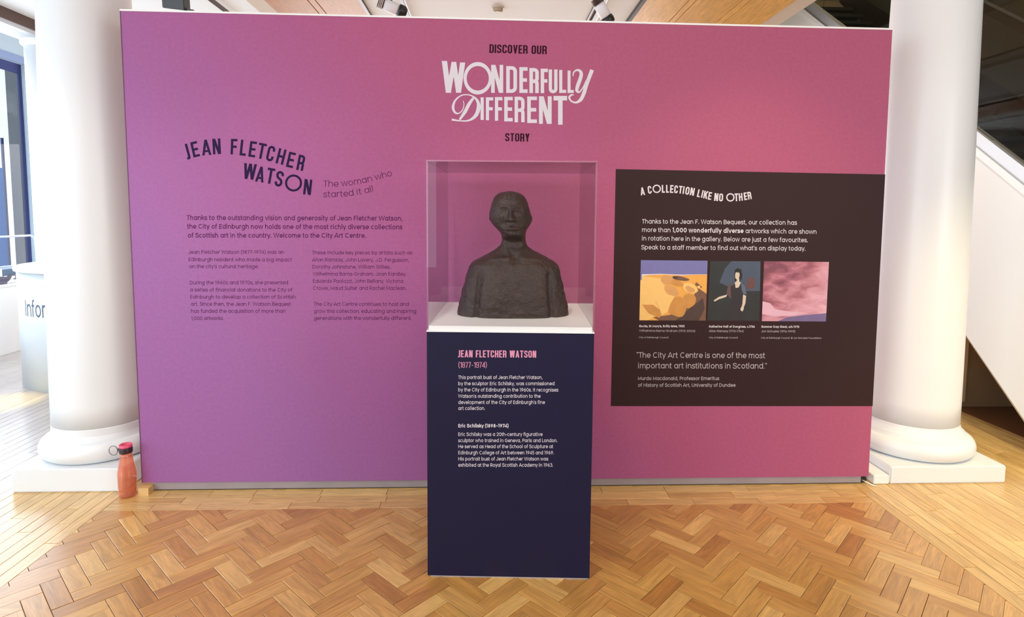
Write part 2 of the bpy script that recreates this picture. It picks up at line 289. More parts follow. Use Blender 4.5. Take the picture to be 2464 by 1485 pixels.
# -- round geometric sans, em units (cap .70, x-height .55)
def sans(ch, t):
    P = lambda *p: ribbon(fillet(list(p)), t); R = .275-t/2; S = t/2; X = .55-S; K = .70-S
    V = lambda x, y0, y1: P((x, y0), (x, y1))
    O = lambda cx, cy=.275, rx=None, ry=None: ribbon(arc(cx, cy, rx or R, ry or R, 0, 360, 22)[:-1], t, True)
    A = lambda cx, cy, rx, ry, a0, a1: ribbon(arc(cx, cy, rx, ry, a0, a1, 18), t)
    dot = lambda x, y, s=1.25: [[(x-t*s/2, y-t*s/2), (x+t*s/2, y-t*s/2), (x+t*s/2, y+t*s/2), (x-t*s/2, y+t*s/2)]]
    s0 = .05+S; rr = .21
    G = {
     'a': lambda: (.66, O(.05+S+R)+V(.05+S+2*R, 0, .55)), 'b': lambda: (.66, V(s0, 0, .76)+O(s0+R)), 'c': lambda: (.56, A(.05+S+R, .275, R, R, 50, 310)),
     'd': lambda: (.66, O(.05+S+R)+V(.05+S+2*R, 0, .76)), 'e': lambda: (.61, A(.05+S+R, .275, R, R, 0, 322)+P((.05, .262), (.05+2*S+2*R, .262))),
     'f': lambda: (.34, P((.13, 0), (.13, .76-S, .13), (.32, .76-S))+P((.01, X-.02), (.30, X-.02))),
     'g': lambda: (.66, O(.05+S+R)+P((.05+S+2*R, .55), (.05+S+2*R, -.2, R), (.09, -.2, .18), (.09, -.08))),
     'h': lambda: (.61, V(s0, 0, .76)+P((s0, .25), (s0, X, rr), (.56-S, X, rr), (.56-S, 0))), 'i': lambda: (.19+S, V(s0, 0, .55)+dot(s0, .68)),
     'j': lambda: (.22, P((.11, .55), (.11, -.2, .13), (-.03, -.2))+dot(.11, .68)), 'k': lambda: (.52, V(s0, 0, .76)+P((s0, .2), (.46, .54))+P((s0+.12, .3), (.48, .01))),
     'l': lambda: (.19+S, V(s0, 0, .76)), 'm': lambda: (.92, V(s0, 0, .55)+P((s0, .25), (s0, X, .17), (.46, X, .17), (.46, 0))+P((.46, .25), (.46, X, .17), (.87-S, X, .17), (.87-S, 0))),
     'n': lambda: (.61, V(s0, 0, .55)+P((s0, .25), (s0, X, rr), (.56-S, X, rr), (.56-S, 0))), 'o': lambda: (.65, O(.05+S+R)), 'p': lambda: (.66, V(s0, -.2, .55)+O(s0+R)),
     'q': lambda: (.66, O(.05+S+R)+V(.05+S+2*R, -.2, .55)), 'r': lambda: (.38, V(s0, 0, .55)+P((s0, .25), (s0, X, .17), (.35, X))),
     's': lambda: (.49, P((.42, .41), (.40, X, .1), (.08, X, .12), (.07, .31, .1), (.42, .25, .1), (.43, S, .12), (.05, S, .1), (.05, .15))),
     't': lambda: (.34, P((.13, .70), (.13, S, .1), (.31, S))+P((.01, X-.02), (.30, X-.02))), 'u': lambda: (.61, V(.56-S, 0, .55)+P((s0, .55), (s0, S, rr), (.56-S, S, rr), (.56-S, .3))),
     'v': lambda: (.54, P((.04, .55), (.27, .02), (.50, .55))), 'w': lambda: (.80, P((.03, .55), (.21, .02), (.40, .53), (.59, .02), (.77, .55))), 'x': lambda: (.52, P((.04, .55), (.48, 0))+P((.48, .55), (.04, 0))),
     'y': lambda: (.54, P((.04, .55), (.28, .01))+P((.50, .55), (.19, -.2))), 'z': lambda: (.5, P((.05, X), (.44, X), (.06, S), (.46, S))),
     'A': lambda: (.74, P((.03, 0), (.37, .69), (.71, 0))+P((.14, .2), (.6, .2))), 'B': lambda: (.62, P((s0, .35), (s0, K), (.52, K, .16), (.52, .37, .16), (s0, .37))+P((s0, .4), (s0, S), (.56, S, .18), (.56, .37, .18), (s0, .37))),
     'C': lambda: (.76, A(.41, .35, .35-S, .35-S, 48, 312)), 'D': lambda: (.72, P((s0, .35), (s0, K), (.66-S, K, .33), (.66-S, S, .33), (s0, S), (s0, .35))), 'E': lambda: (.55, P((.5, K), (s0, K), (s0, S), (.5, S))+P((s0, .36), (.47, .36))),
     'F': lambda: (.52, P((.5, K), (s0, K), (s0, 0))+P((s0, .35), (.46, .35))), 'G': lambda: (.80, A(.41, .35, .35-S, .35-S, 45, 350)+P((.42, .33), (.76, .33))), 'H': lambda: (.72, V(s0, 0, .7)+V(.67-S, 0, .7)+P((s0, .36), (.67-S, .36))),
     'I': lambda: (.19+S, V(s0, 0, .70)), 'J': lambda: (.52, P((.46-S, .7), (.46-S, S, .2), (.04, S, .2), (.04, .2))), 'K': lambda: (.64, V(s0, 0, .7)+P((s0, .25), (.56, .69))+P((.24, .4), (.6, .01))),
     'L': lambda: (.47, P((s0, .7), (s0, S), (.45, S))), 'M': lambda: (.86, P((s0, 0), (s0, .66), (.43, .12), (.81-S, .66), (.81-S, 0))), 'N': lambda: (.73, P((s0, 0), (s0, .66), (.68-S, .04), (.68-S, .7))),
     'O': lambda: (.80, O(.40, .35, .35-S, .35-S)), 'P': lambda: (.60, P((s0, 0), (s0, K), (.55, K, .2), (.55, .3, .2), (s0, .3))), 'Q': lambda: (.8, O(.40, .35, .35-S, .35-S)+P((.45, .2), (.7, -.03))),
     'R': lambda: (.62, P((s0, 0), (s0, K), (.55, K, .2), (.55, .31, .2), (s0, .31))+P((.32, .31), (.57, 0))), 'S': lambda: (.60, P((.52, .53), (.52, K, .18), (.08, K, .18), (.07, .40, .14), (.54, .32, .14), (.54, S, .18), (.05, S, .18), (.05, .18))),
     'T': lambda: (.54, P((.02, K), (.52, K))+V(.27, 0, .7)), 'U': lambda: (.70, P((s0, .7), (s0, S, .27), (.65-S, S, .27), (.65-S, .7))), 'V': lambda: (.70, P((.03, .7), (.35, .02), (.67, .7))),
     'W': lambda: (1.0, P((.03, .7), (.26, .03), (.50, .68), (.74, .03), (.97, .7))), 'Y': lambda: (.64, P((.03, .7), (.32, .32), (.61, .7))+V(.32, 0, .34)),
     '0': lambda: (.66, O(.33, .35, .28-S, .35-S)), '1': lambda: (.36, P((.04, .60), (.22, .68), (.22, 0))), '2': lambda: (.58, P((.07, .5), (.07, K, .2), (.5, K, .2), (.5, .42, .15), (.07, S+.01), (.53, S))), '3': lambda: (.58, P((.07, .58), (.1, K, .15), (.48, K, .15), (.48, .38, .13), (.22, .37))+P((.22, .37), (.52, .37, .15), (.52, S, .17), (.05, S, .17), (.06, .15))),
     '4': lambda: (.62, P((.44, 0), (.44, .68), (.05, .17), (.6, .17))), '5': lambda: (.58, P((.5, K), (.14, K), (.09, .36), (.5, .46, .2), (.5, S, .2), (.05, S, .18), (.05, .15))), '6': lambda: (.62, O(.31, .23, .25-S, .23-S)+P((.42, .69), (.07, .3))),
     '7': lambda: (.52, P((.03, K), (.48, K), (.2, 0))), '8': lambda: (.62, O(.31, .53, .20-S, .17-S)+O(.31, .20, .24-S, .20-S)), '9': lambda: (.62, O(.31, .46, .25-S, .24-S)+P((.54, .42), (.2, .01))),
     '.': lambda: (.22, dot(.1, t*.7)), ',': lambda: (.22, P((.13, t*1.2), (.06, -.11))), ':': lambda: (.22, dot(.1, t*.7)+dot(.1, .44)), "'": lambda: (.16, P((.08, .72), (.08, .54))), '"': lambda: (.28, P((.07, .72), (.07, .55))+P((.2, .72), (.2, .55))),
     '-': lambda: (.38, P((.05, .27), (.33, .27))), '–': lambda: (.5, P((.05, .3), (.45, .3))), '(': lambda: (.3, P((.26, .78), (.08, .5, .2), (.08, .1, .2), (.26, -.14))), ')': lambda: (.3, P((.04, .78), (.22, .5, .2), (.22, .1, .2), (.04, -.14))),
     '/': lambda: (.4, P((.03, -.05), (.37, .75))), '©': lambda: (.8, O(.4, .35, .33, .33)+A(.4, .35, .15, .15, 50, 310)), ' ': lambda: (.26, [])}
    return G.get(ch, G[' '])()
def polys_to_mesh(name, polys, place, m, parent, off=.0006, nrm=Vector((0, -1, 0))):
    me = bpy.data.meshes.new(name); vs, fs = [], []
    for ip, q in enumerate(polys):
        w3 = [place(*p) + nrm*(off+(ip % 9)*2.5e-5) for p in q]
        a = Vector((0, 0, 0))
        for i in range(len(w3)): a += (w3[i]-w3[0]).cross(w3[(i+1) % len(w3)]-w3[0])
        if a.dot(nrm) < 0: w3 = w3[::-1]
        k = len(vs); vs += [tuple(p) for p in w3]; fs.append(tuple(range(k, k+len(w3))))
    me.from_pydata(vs, [], fs); me.materials.append(m); me.update()
    o = bpy.data.objects.new(name, me); C.objects.link(o)
    if parent: o.parent = parent
    return o
def line_px(s, x0, y0, x1, y1, cap, t=.085):
    """one line of body text; baseline from (x0,y0) to (x1,y1) in photo pixels"""
    x = 0; out = []
    for ch in s:
        adv, q = sans(ch, t); out += [[(p[0]+x, p[1]) for p in poly] for poly in q]; x += adv+.025
    sx = math.hypot(x1-x0, y1-y0)/x; sy = cap/.70; a = math.atan2(y1-y0, x1-x0); ca, sa = math.cos(a), math.sin(a)
    return [[(x0+p[0]*sx*ca+p[1]*sy*sa, y0+p[0]*sx*sa-p[1]*sy*ca) for p in poly] for poly in out]
def path_px(s, path, cap, t):
    L = [0]
    for a, b in zip(path, path[1:]): L.append(L[-1]+math.hypot(b[0]-a[0], b[1]-a[1]))
    gl = [(sans(ch, t)) for ch in s]; tot = sum(g[0]+.025 for g in gl); k = L[-1]/tot; x = 0; out = []
    def at(d):
        for i in range(len(path)-1):
            if d <= L[i+1] or i == len(path)-2:
                u = (d-L[i])/(L[i+1]-L[i]); a, b = path[i], path[i+1]; return a[0]+(b[0]-a[0])*u, a[1]+(b[1]-a[1])*u, math.atan2(b[1]-a[1], b[0]-a[0])
    for adv, q in gl:
        c = x+adv/2; px, py, _ = at(c*k); a1 = at(max(0, c*k-6)); a2 = at(min(L[-1], c*k+6)); an = math.atan2(a2[1]-a1[1], a2[0]-a1[0]); ca, sa = math.cos(an), math.sin(an); sy = cap/.7
        out += [[(px+(p[0]-adv/2)*k*ca+p[1]*sy*sa, py+(p[0]-adv/2)*k*sa-p[1]*sy*ca) for p in poly] for poly in q]; x += adv+.025
    return out
def cond_px(ch, cx, cy, hgt, wid, ang, t):
    """one condensed capital centred at (cx,cy) px"""
    W = wid/hgt; a = math.radians(-ang); ca, sa = math.cos(a), math.sin(a); out = []
    for poly in cond(ch, W, t):
        out.append([(cx+(p[0]-W/2)*hgt*ca+(p[1]-.5)*hgt*sa, cy+(p[0]-W/2)*hgt*sa-(p[1]-.5)*hgt*ca) for p in poly])
    return out
def condline_px(s, x0, y0, x1, y1, cap, t, gap=.085):
    x = 0; out = []
    for ch in s:
        W = CW.get(ch, .42); out += [[(p[0]+x, p[1]) for p in poly] for poly in cond(ch, W, t)]; x += W+gap
    x -= gap; sx = math.hypot(x1-x0, y1-y0)/x; a = math.atan2(y1-y0, x1-x0); ca, sa = math.cos(a), math.sin(a)
    return [[(x0+p[0]*sx*ca+p[1]*cap*sa, y0+p[0]*sx*sa-p[1]*cap*ca) for p in poly] for poly in out]
def ring_px(cx, cy, rx, ry, t): return ribbon(arc(cx, cy, rx, ry, 0, 360, 40)[:-1], t, True)
def bez(p, n=16):
    P = [Vector(q) for q in p]; out = []
    for i in range(n+1):
        u = i/n; v = P[0]*(1-u)**3+P[1]*3*u*(1-u)**2+P[2]*3*u*u*(1-u)+P[3]*u**3; out.append((v.x, v.y))
    return out
def swash(segs, ws):
    """calligraphic stroke through points with widths (Catmull-Rom)"""
    P = [Vector(s) for s in segs]; pts, W = [], []
    for i in range(len(P)-1):
        a, b, c, d = P[max(i-1, 0)], P[i], P[i+1], P[min(i+2, len(P)-1)]
        for j in range(6):
            u = j/6; v = .5*((2*b)+(c-a)*u+(2*a-5*b+4*c-d)*u*u+(-a+3*b-3*c+d)*u**3); pts.append((v.x, v.y)); W.append(ws[i]*(1-u)+ws[i+1]*u)
    pts.append(tuple(P[-1])); W.append(ws[-1]); return ribbon(pts, W)
#SCENE
# ------------------------------------------------------------------ structure: floor
def on_x(x, y, X):
    d = ray(x, y); return CAM + d*((X-CAM.x)/d.x)
def px_of(P):
    v = Vector(P)-CAM; k = v.dot(_f)
    if k < .1: return (-9999, -9999)
    return PPX+F*v.dot(R_)/k, PPY-F*v.dot(U_)/k
floor = link('floor', bx(-5.9, 5.0, -9, 9, -.12, -.0122), M_joint); tag(floor, kind='structure')
def island(m):
    c = m.copy(); n = c.node_tree; g = n.nodes.new('ShaderNodeNewGeometry')
    for l in list(n.links):
        if l.from_node.type == 'OBJECT_INFO' and l.from_socket.name == 'Random':
            s = l.to_socket; n.links.remove(l); n.links.new(g.outputs['Random Per Island'], s)
    return c
M_oak_i = island(M_oak); M_oakb_i = island(M_oakb)
def clip(poly, x0, x1, y0, y1):
    for ax, v, sg in ((0, x0, 1), (0, x1, -1), (1, y0, 1), (1, y1, -1)):
        out = []
        for i in range(len(poly)):
            a, b = poly[i-1], poly[i]; ia = sg*(a[ax]-v) >= 0; ib = sg*(b[ax]-v) >= 0
            if ia != ib:
                t = (v-a[ax])/(b[ax]-a[ax]); out.append((a[0]+(b[0]-a[0])*t, a[1]+(b[1]-a[1])*t))
            if ib: out.append(b)
        poly = out
        if len(poly) < 3: return []
    return poly
def area2(p): return abs(sum(p[i-1][0]*p[i][1]-p[i][0]*p[i-1][1] for i in range(len(p))))/2
def block_mesh(name, L, W, m):
    bm = bmesh.new(); g = .0009; c = .0014
    base = [(-L/2+g, -W/2+g), (L/2-g, -W/2+g), (L/2-g, W/2-g), (-L/2+g, W/2-g)]; top = [(-L/2+g+c, -W/2+g+c), (L/2-g-c, -W/2+g+c), (L/2-g-c, W/2-g-c), (-L/2+g+c, W/2-g-c)]
    rows = [[bm.verts.new((*p, -.012)) for p in base], [bm.verts.new((*p, -.0009)) for p in base], [bm.verts.new((*p, 0)) for p in top]]
    bm.faces.new(rows[0][::-1]); bm.faces.new(rows[2])
    for A, B in zip(rows, rows[1:]):
        for i in range(4): bm.faces.new((A[i], A[(i+1) % 4], B[(i+1) % 4], B[i]))
    me = bpy.data.meshes.new(name); bm.to_mesh(me); bm.free(); me.materials.append(m); return me
def put(name, me, x, y, rz, par, z=0, tx=0, ty=0):
    o = bpy.data.objects.new(name, me); C.objects.link(o); o.parent = par; o.location = (x, y, z); o.rotation_euler = (tx, ty, rz); return o
BW, BN = .0705, 3.2
BL = BW*BN
XF0, XF1, YF1 = -2.04, 1.93, -.205
full = [block_mesh('parquet_block', BL, BW, M_oak)]
bits = []
s2 = math.sqrt(.5)
def rot(u, v): return (XO+(u-v)*s2*BW, YO+(u+v)*s2*BW)
XO, YO = .22, -1.0
for i in range(-60, 61):
    for j in range(-60, 61):
        for kind in (0, 1):
            # lattice (1,1) and (n,-n)
            ox, oy = i+j*BN, i-j*BN
            r = (ox, oy, ox+BN, oy+1) if kind == 0 else (ox, oy+1, ox+1, oy+1+BN)
            c = rot((r[0]+r[2])/2, (r[1]+r[3])/2)
            if not (XF0-.2 < c[0] < XF1+.2 and -5.2 < c[1] < YF1+.2): continue
            poly = [rot(r[0], r[1]), rot(r[2], r[1]), rot(r[2], r[3]), rot(r[0], r[3])]
            cp = clip(poly, XF0, XF1, -5, YF1)
            if not cp or area2(cp) < 8e-5: continue
            whole = abs(area2(cp)-area2(poly)) < 1e-7
            X = sum(p[0] for p in cp)/len(cp); Y = sum(p[1] for p in cp)/len(cp); p = px_of((X, Y, 0))
            vis = -40 < p[0] < 2504 and p[1] < 1525 and Y > -2.5
            bits.append((vis, Y, whole, c, cp, math.radians(45 if kind == 0 else 135)))
stuff = bmesh.new(); nv = 0
def cut_mesh(cp, X, Y, rz, m, bm=None):
    own = bm is None; bm = bm or bmesh.new(); ca, sa = math.cos(-rz), math.sin(-rz); n = len(cp)
    if own: pts = [((x-X)*ca-(y-Y)*sa, (x-X)*sa+(y-Y)*ca) for x, y in cp]
    else: pts = cp
    cx = sum(p[0] for p in pts)/n; cy = sum(p[1] for p in pts)/n
    def sh(p, d):
        v = Vector((p[0]-cx, p[1]-cy)); l = v.length; v = v*(max(l-d, 0)/l) if l else v; return (cx+v.x, cy+v.y)
    b = [bm.verts.new((*sh(p, .0009), -.012)) for p in pts]; t = [bm.verts.new((*sh(p, .0016), 0)) for p in pts]
    bm.faces.new(t); bm.faces.new(b[::-1])
    for i in range(n): bm.faces.new((b[i], b[(i+1) % n], t[(i+1) % n], t[i]))
    if own:
        bmesh.ops.recalc_face_normals(bm, faces=bm.faces[:]); me = bpy.data.meshes.new('parquet_block'); bm.to_mesh(me); bm.free(); me.materials.append(m); return me
for vis, Y, whole, c, cp, rz in sorted(bits, key=lambda b: (not b[0], abs(b[1]+1.0))):
    if vis and nv < 296:
        nv += 1; z = random.uniform(-.0006, .0004); tx, ty = random.gauss(0, .004), random.gauss(0, .0025)
        if whole: put('parquet_block', full[0], c[0], c[1], rz, floor, z, tx, ty)
        else:
            X = sum(p[0] for p in cp)/len(cp); Y2 = sum(p[1] for p in cp)/len(cp); put('parquet_block', cut_mesh(cp, X, Y2, rz, M_oak), X, Y2, rz, floor, z)
    else: cut_mesh(cp, 0, 0, 0, M_oak, stuff)
bmesh.ops.recalc_face_normals(stuff, faces=stuff.faces[:])
o = link('parquet_blocks', stuff, M_oak_i, floor); tag(o, kind='stuff')
print('herringbone blocks', nv)
# boards: three rows along the foot of the display wall, rows running in depth left and right
stuff = bmesh.new(); nb = 0; nw = 0
bmesh_cache = {}
def bmesh_for(L, W, m, nm):
    k = (round(L, 2), round(W, 3), m.name)
    if k not in bmesh_cache: bmesh_cache[k] = block_mesh(nm, round(L, 2), W, m)
    return bmesh_cache[k]
W3 = .205/3
for r in range(3):
    x = XF0; n = 0
    while x < XF1-.01:
        L = random.choice((.23, .35, .35, .46)); L = min(L, XF1-x)
        if XF1-(x+L) < .1: L = XF1-x
        put('border_board', bmesh_for(L, W3, M_oakb, 'border_board'), x+round(L, 2)/2, -W3*(r+.5), 0, floor, random.uniform(-.0005, .0003)); x += round(L, 2)
BWD = .066
def rows_y(x0, x1, y0, y1, m, Ls):
    global nb
    stuff = bmesh.new()
    n = int(round((x1-x0)/BWD)); wd = (x1-x0)/n
    for r in range(n):
        y = y0-random.uniform(0, .4); X = x0+wd*(r+.5)
        while y < y1:
            L = round(random.choice(Ls), 2); a, b = max(y, y0), min(y+L, y1); y += L
            if b-a < .03: continue
            p = px_of((X, (a+b)/2, 0)); q0 = px_of((X, a, 0)); q1 = px_of((X, b, 0)); hid = (X > -1.95-.16*b and X < 2.0+.16*b and a > .02)
            if -60 < p[0] < 2524 and q1[1] < 1500 and b < 2.6 and not hid and nb < 290 and (abs(q0[1]-q1[1]) > 10):
                nb += 1; put('floor_board', bmesh_for(round(b-a, 2), wd, m, 'floor_board'), X, (a+b)/2, math.pi/2, floor, random.uniform(-.0004, .0002))
            else: cut_mesh([(X-wd/2, a), (X+wd/2, a), (X+wd/2, b), (X-wd/2, b)], 0, 0, 0, m, stuff)
    bmesh.ops.recalc_face_normals(stuff, faces=stuff.faces[:]); o = link('floor_boards', stuff, island(m), floor); tag(o, kind='stuff')
rows_y(XF1, 3.55, -5, 6.0, M_oakb, (.46, .6, .7))
rows_y(-2.68, XF0, -5, 6.0, M_oakb, (.46, .6, .7))
M_pale = wood_mat('pale_limed_board', [(.52, .45, .42), (.57, .50, .47), (.48, .41, .38), (.55, .48, .45)], .3, .5)
rows_y(-5.7, -2.68, -5, 6.0, M_pale, (.9, 1.2, 1.4))
cut_rows = [(-2.04+.07*k, -2.04+.07*(k+1)) for k in range(57)]
for a, b in cut_rows:
    y = .0-random.uniform(0, .5)
    while y < 6: cut_mesh([(a, max(y, .001)), (min(b, 1.93), max(y, .001)), (min(b, 1.93), y+.6), (a, y+.6)], 0, 0, 0, M_oakb, stuff); y += .6
bmesh.ops.recalc_face_normals(stuff, faces=stuff.faces[:])
o = link('floor_boards', stuff, M_oakb_i, floor); tag(o, kind='stuff')
print('boards', nb)
M_dkfloor = mat('dark_brown_floor', (.16, .07, .028), .35, var=.3, vscale=6)
link('dark_floor_strip', bx(3.55, 4.8, -1.2, 9, -.012, .0005), M_dkfloor, floor)  # darker brown floor zone below the stairs
# ------------------------------------------------------------------ structure: walls, ceiling, windows
def struct(name, bm, m, parent=None):
    o = link(name, bm, m, parent)
    if not parent: o['kind'] = 'structure'
    return o
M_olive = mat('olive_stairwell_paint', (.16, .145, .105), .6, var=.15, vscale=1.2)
M_understair = mat('brown_understair_board', (.42, .30, .18), .7, var=.12, vscale=3)
M_wallw = mat('wall_white', (.80, .80, .79), .7)
bm = bx(-5.815, -5.75, -9, 9, 0, .3); box(bm, -5.815, -5.75, -9, 9, 3.245, 4.0)
wins = [(-7.6, -5.2), (-4.8, -2.4), (-2.0, .4), (.8, 4.39)]
edges = [-9]+[v for w_ in wins for v in w_]+[9]
for i in range(0, len(edges), 2): box(bm, -5.815, -5.75, edges[i], edges[i+1], .3, 3.245)
struct('wall_left', bm, mat('left_wall_pale_blue', (.62, .74, .82), .7))
M_frame = mat('navy_window_frame', rgb(52, 62, 120), .4); M_frame2 = mat('lilac_window_trim', rgb(150, 168, 208), .5)
for k, (a, b) in enumerate(wins):
    w_ = empty('window_%d' % (k+1), (-5.8, (a+b)/2, .3)); w_['kind'] = 'structure'; L = (b-a)/2
    fr = bmesh.new()
    for (y0, y1, z0, z1) in ((-L, L, 0, .07), (-L, L, 2.83, 2.945), (-L, -L+.04, .07, 2.83), (L-.04, L, .07, 2.83)): box(fr, -.012, .012, y0, y1, z0, z1, .003)
    link('window_frame', fr, M_frame, w_)
    for yy in ((-L*.34,) if k < 3 else (-L*.5, L*.08)): link('mullion', bx(-.012, .012, yy-.025, yy+.025, .07, 2.83, .004), M_frame, w_)
    link('pane', bx(-.004, .004, -L+.06, L-.06, .06, 2.84), M_glass, w_)
    tr = bx(.05, .07, L, L+.05, 0, 2.945); box(tr, .05, .07, -L-.05, L+.05, 2.945, 3.03); link('window_trim', tr, M_frame2, w_)
struct('wall_back', bx(-5.95, 5.0, 8.9, 9.1, 0, 4.0), M_wallw)
struct('wall_right', bx(4.8, 5.0, -9, -.9, 0, 6.6), M_wallw)
struct('wall_stair', bx(4.8, 5.0, -.9, 9, 0, 6.6), M_olive)
struct('wall_understair', prism(bmesh.new(), [(3.37, 0), (4.8, 0), (4.8, .98), (3.37, .98)], 'y', 1.30, 1.36), M_understair)
# wall behind the photographer, one tall window at its left end
bm = bx(-5.95, 5.0, -9.1, -8.95, 2.95, 4.0); box(bm, -5.95, -1.9, -9.1, -8.95, -.1, .5); box(bm, -1.9, 5.0, -9.1, -8.95, -.1, 2.95)
struct('wall_front', bm, mat('front_wall_timber', (.11, .095, .09), .7, var=.2, vscale=1))
wf = empty('window_5', (0, -9, 0)); wf['kind'] = 'structure'
for x in (-5.8, -4.5, -3.2, -1.95): link('mullion', bx(x-.05, x+.05, -.05, .05, .5, 2.95, .004), M_frame, wf)
link('pane', bx(-5.8, -1.9, -.004, .004, .5, 2.95), M_glass, wf)
# ceiling: white field with two timber-clad soffits
ceil = struct('ceiling', bx(-4.5, 2.60, -9, 9, 3.3, 3.5), M_ceil)
link('ceiling_bay', bx(-5.95, -4.5, -9, 9, 3.75, 3.9), M_ceil, ceil)
link('stairwell_roof', bx(2.3, 5.0, -9, 9, 6.5, 6.6), M_olive, ceil)
link('stairwell_edge', bx(2.3, 2.4, -9, 9, 3.5, 6.5), M_olive, ceil)
bb = struct('trim_1', bx(-4.72, -4.5, -9, 9, 3.16, 3.75), mat('beam_lilac_white', (.50, .51, .56), .6))
link('dark_brown_rail', bx(-4.5, -4.44, -9, 9, 3.20, 3.3), M_brown, bb); link('chrome_edge_rail', bx(-4.5, -4.45, -9, 9, 3.16, 3.199), M_alu, bb)  # brown-painted rail and chrome rail along the beam's side
def soffit(x0, x1, cuts, m, bev0, bev1):
    s = empty('timber_soffit', ((x0+x1)/2, 3, 3.3))
    xs = [x0]+cuts+[x1]
    for a, b in zip(xs, xs[1:]):
        ox = (x0+x1)/2
        for y0, y1 in ((-9, -3), (-3, .6), (.6, 3.6), (3.6, 9)):
            o = link('soffit_plank', bx(-(y1-y0)/2+.002, (y1-y0)/2-.002, -(b-a)/2+.003, (b-a)/2-.003, -.024, 0, .002), m, s); o.location = ((a+b)/2-ox, (y0+y1)/2-3, -.002); o.rotation_euler = (0, 0, math.pi/2)
    return s
M_bev = mat('faded_beige_bevel', (.62, .52, .42), .7)
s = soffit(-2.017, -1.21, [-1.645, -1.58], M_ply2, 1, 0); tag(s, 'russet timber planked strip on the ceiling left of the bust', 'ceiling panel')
link('dark_edge', bx(.399, .425, -12, 6, -.03, 0), M_brown, s); link('beige_edge', bx(-.56, -.404, -12, 6, -.02, 0), M_bev, s)
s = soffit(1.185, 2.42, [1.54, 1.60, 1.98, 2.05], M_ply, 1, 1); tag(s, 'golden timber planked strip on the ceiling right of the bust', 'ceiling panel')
link('dark_edge', bx(-.649, -.618, -12, 6, -.035, 0), M_dark, s); link('beige_edge', bx(.619, .79, -12, 6, -.02, 0), M_bev, s)
def track(x, w0, lab):
    t = empty('lighting_track', (x, 1.5, 3.3)); tag(t, lab, 'lighting track')
    link('rail', bx(-.018, .018, -7, 7, -.04, 0, .002), M_brown, t); link('white_channel', bx(.019, .03, -7, 7, -.036, 0), M_white, t)
    if w0: link('side_rail', bx(w0-.008, w0+.008, -7, 7, -.02, 0), M_brown, t)
    return t
track(-2.437, -.055, 'brown lighting track on the ceiling, furthest left, beside the black boxy spotlight')
track(-.85, 0, 'brown lighting track along the ceiling just left of the smoke detector')
track(.835, -.045, 'brown lighting track along the ceiling between smoke detector and golden timber strip')
def spotlight(x, y, tx, lab, boxy=False):
    t = empty('track_spotlight', (x, y, 3.26)); tag(t, lab, 'spotlight', 'spotlights on the ceiling tracks')
    link('adapter', bx(-.02, .02, -.07, .07, -.03, .0, .004), M_white, t)
    link('stem', tube(bmesh.new(), [(0, 0, -.03), (0, 0, -.10)], .008), M_black, t)
    rot_ = Matrix.Translation((0, 0, -.12)) @ Matrix.Rotation(tx, 4, 'Y') @ Matrix.Rotation(.25, 4, 'X')
    if boxy:
        hd = link('housing', bx(-.085, .085, -.05, .05, -.045, .07, .004, rot=rot_), M_black, t)
        g = lathe(bmesh.new(), [(0, -.10), (.028, -.10), (.028, -.06), (.018, -.045), (0, -.045)], cx=.075, seg=24); bmesh.ops.transform(g, matrix=rot_, verts=g.verts); link('nozzle', g, M_white, hd)
        g = bx(.10, .125, -.03, .03, -.085, -.03, .003, rot=rot_); link('barn_door', g, M_black, hd); return
    h = lathe(bmesh.new(), [(0, -.055), (.036, -.055), (.046, -.045), (.046, .05), (.034, .065), (0, .065)], seg=28); bmesh.ops.transform(h, matrix=rot_, verts=h.verts); hd = link('housing', h, M_white, t, True)
    g = bmesh.new()
    for k in range(4): lathe(g, [(.03, .066+.012*k), (.046, .066+.012*k), (.046, .072+.012*k), (.03, .072+.012*k)], seg=24)
    bmesh.ops.transform(g, matrix=rot_, verts=g.verts); link('cooling_fins', g, M_brown, hd)
    g = lathe(bmesh.new(), [(0, -.056), (.048, -.056), (.052, -.075), (.050, -.105), (.034, -.125), (0, -.128)], seg=28)
    bmesh.ops.transform(g, matrix=rot_, verts=g.verts); link('snoot', g, M_black, t, True)
spotlight(-2.60, 1.80, .1, 'boxy black spotlight on the ceiling, leftmost above the display wall', True)
spotlight(-.90, 1.78, -1.25, 'white and black spotlight on the track just left of the smoke detector')
spotlight(.80, 1.76, -.65, 'white and black spotlight next to the golden timber ceiling strip')
t = empty('smoke_detector', (-.042, 2.21, 3.3)); tag(t, 'small round beige smoke detector on the white ceiling', 'smoke detector')
link('base', lathe(bmesh.new(), [(0, -.012), (.055, -.012), (.055, 0), (0, 0)], seg=32), mat('cream_plastic', (.55, .47, .36), .5), t, False)
link('sensor_dome', lathe(bmesh.new(), [(0, -.042), (.028, -.042), (.042, -.034), (.045, -.012), (0, -.012)], seg=32), mat('cream_plastic_dark', (.42, .33, .22), .5), t, False)
# outside the left windows
o = link('pavement', bx(-16, -5.95, -12, 14, -.3, -.15), mat('pavement_grey', (.45, .45, .46), .8)); o['kind'] = 'structure'
t = link('stone_pier', bx(-6.5, -6.3, 5.03, 5.8, -.15, 4.5, .02), mat('grey_stone', (.20, .20, .215), .8, var=.15, vscale=3, bump=.3)); tag(t, 'grey stone pier outside the far left window', 'pier')
t = empty('banner', (-6.62, 4.9, -.15)); tag(t, 'tall bright blue banner outside the far left window', 'banner')
link('banner_cloth', bx(-.01, .01, -.22, .17, .5, 2.2), mat('bright_blue_cloth', rgb(35, 150, 240), .6), t); link('pole', tube(bmesh.new(), [(0, .19, 0), (0, .19, 2.6)], .018), M_frame, t)
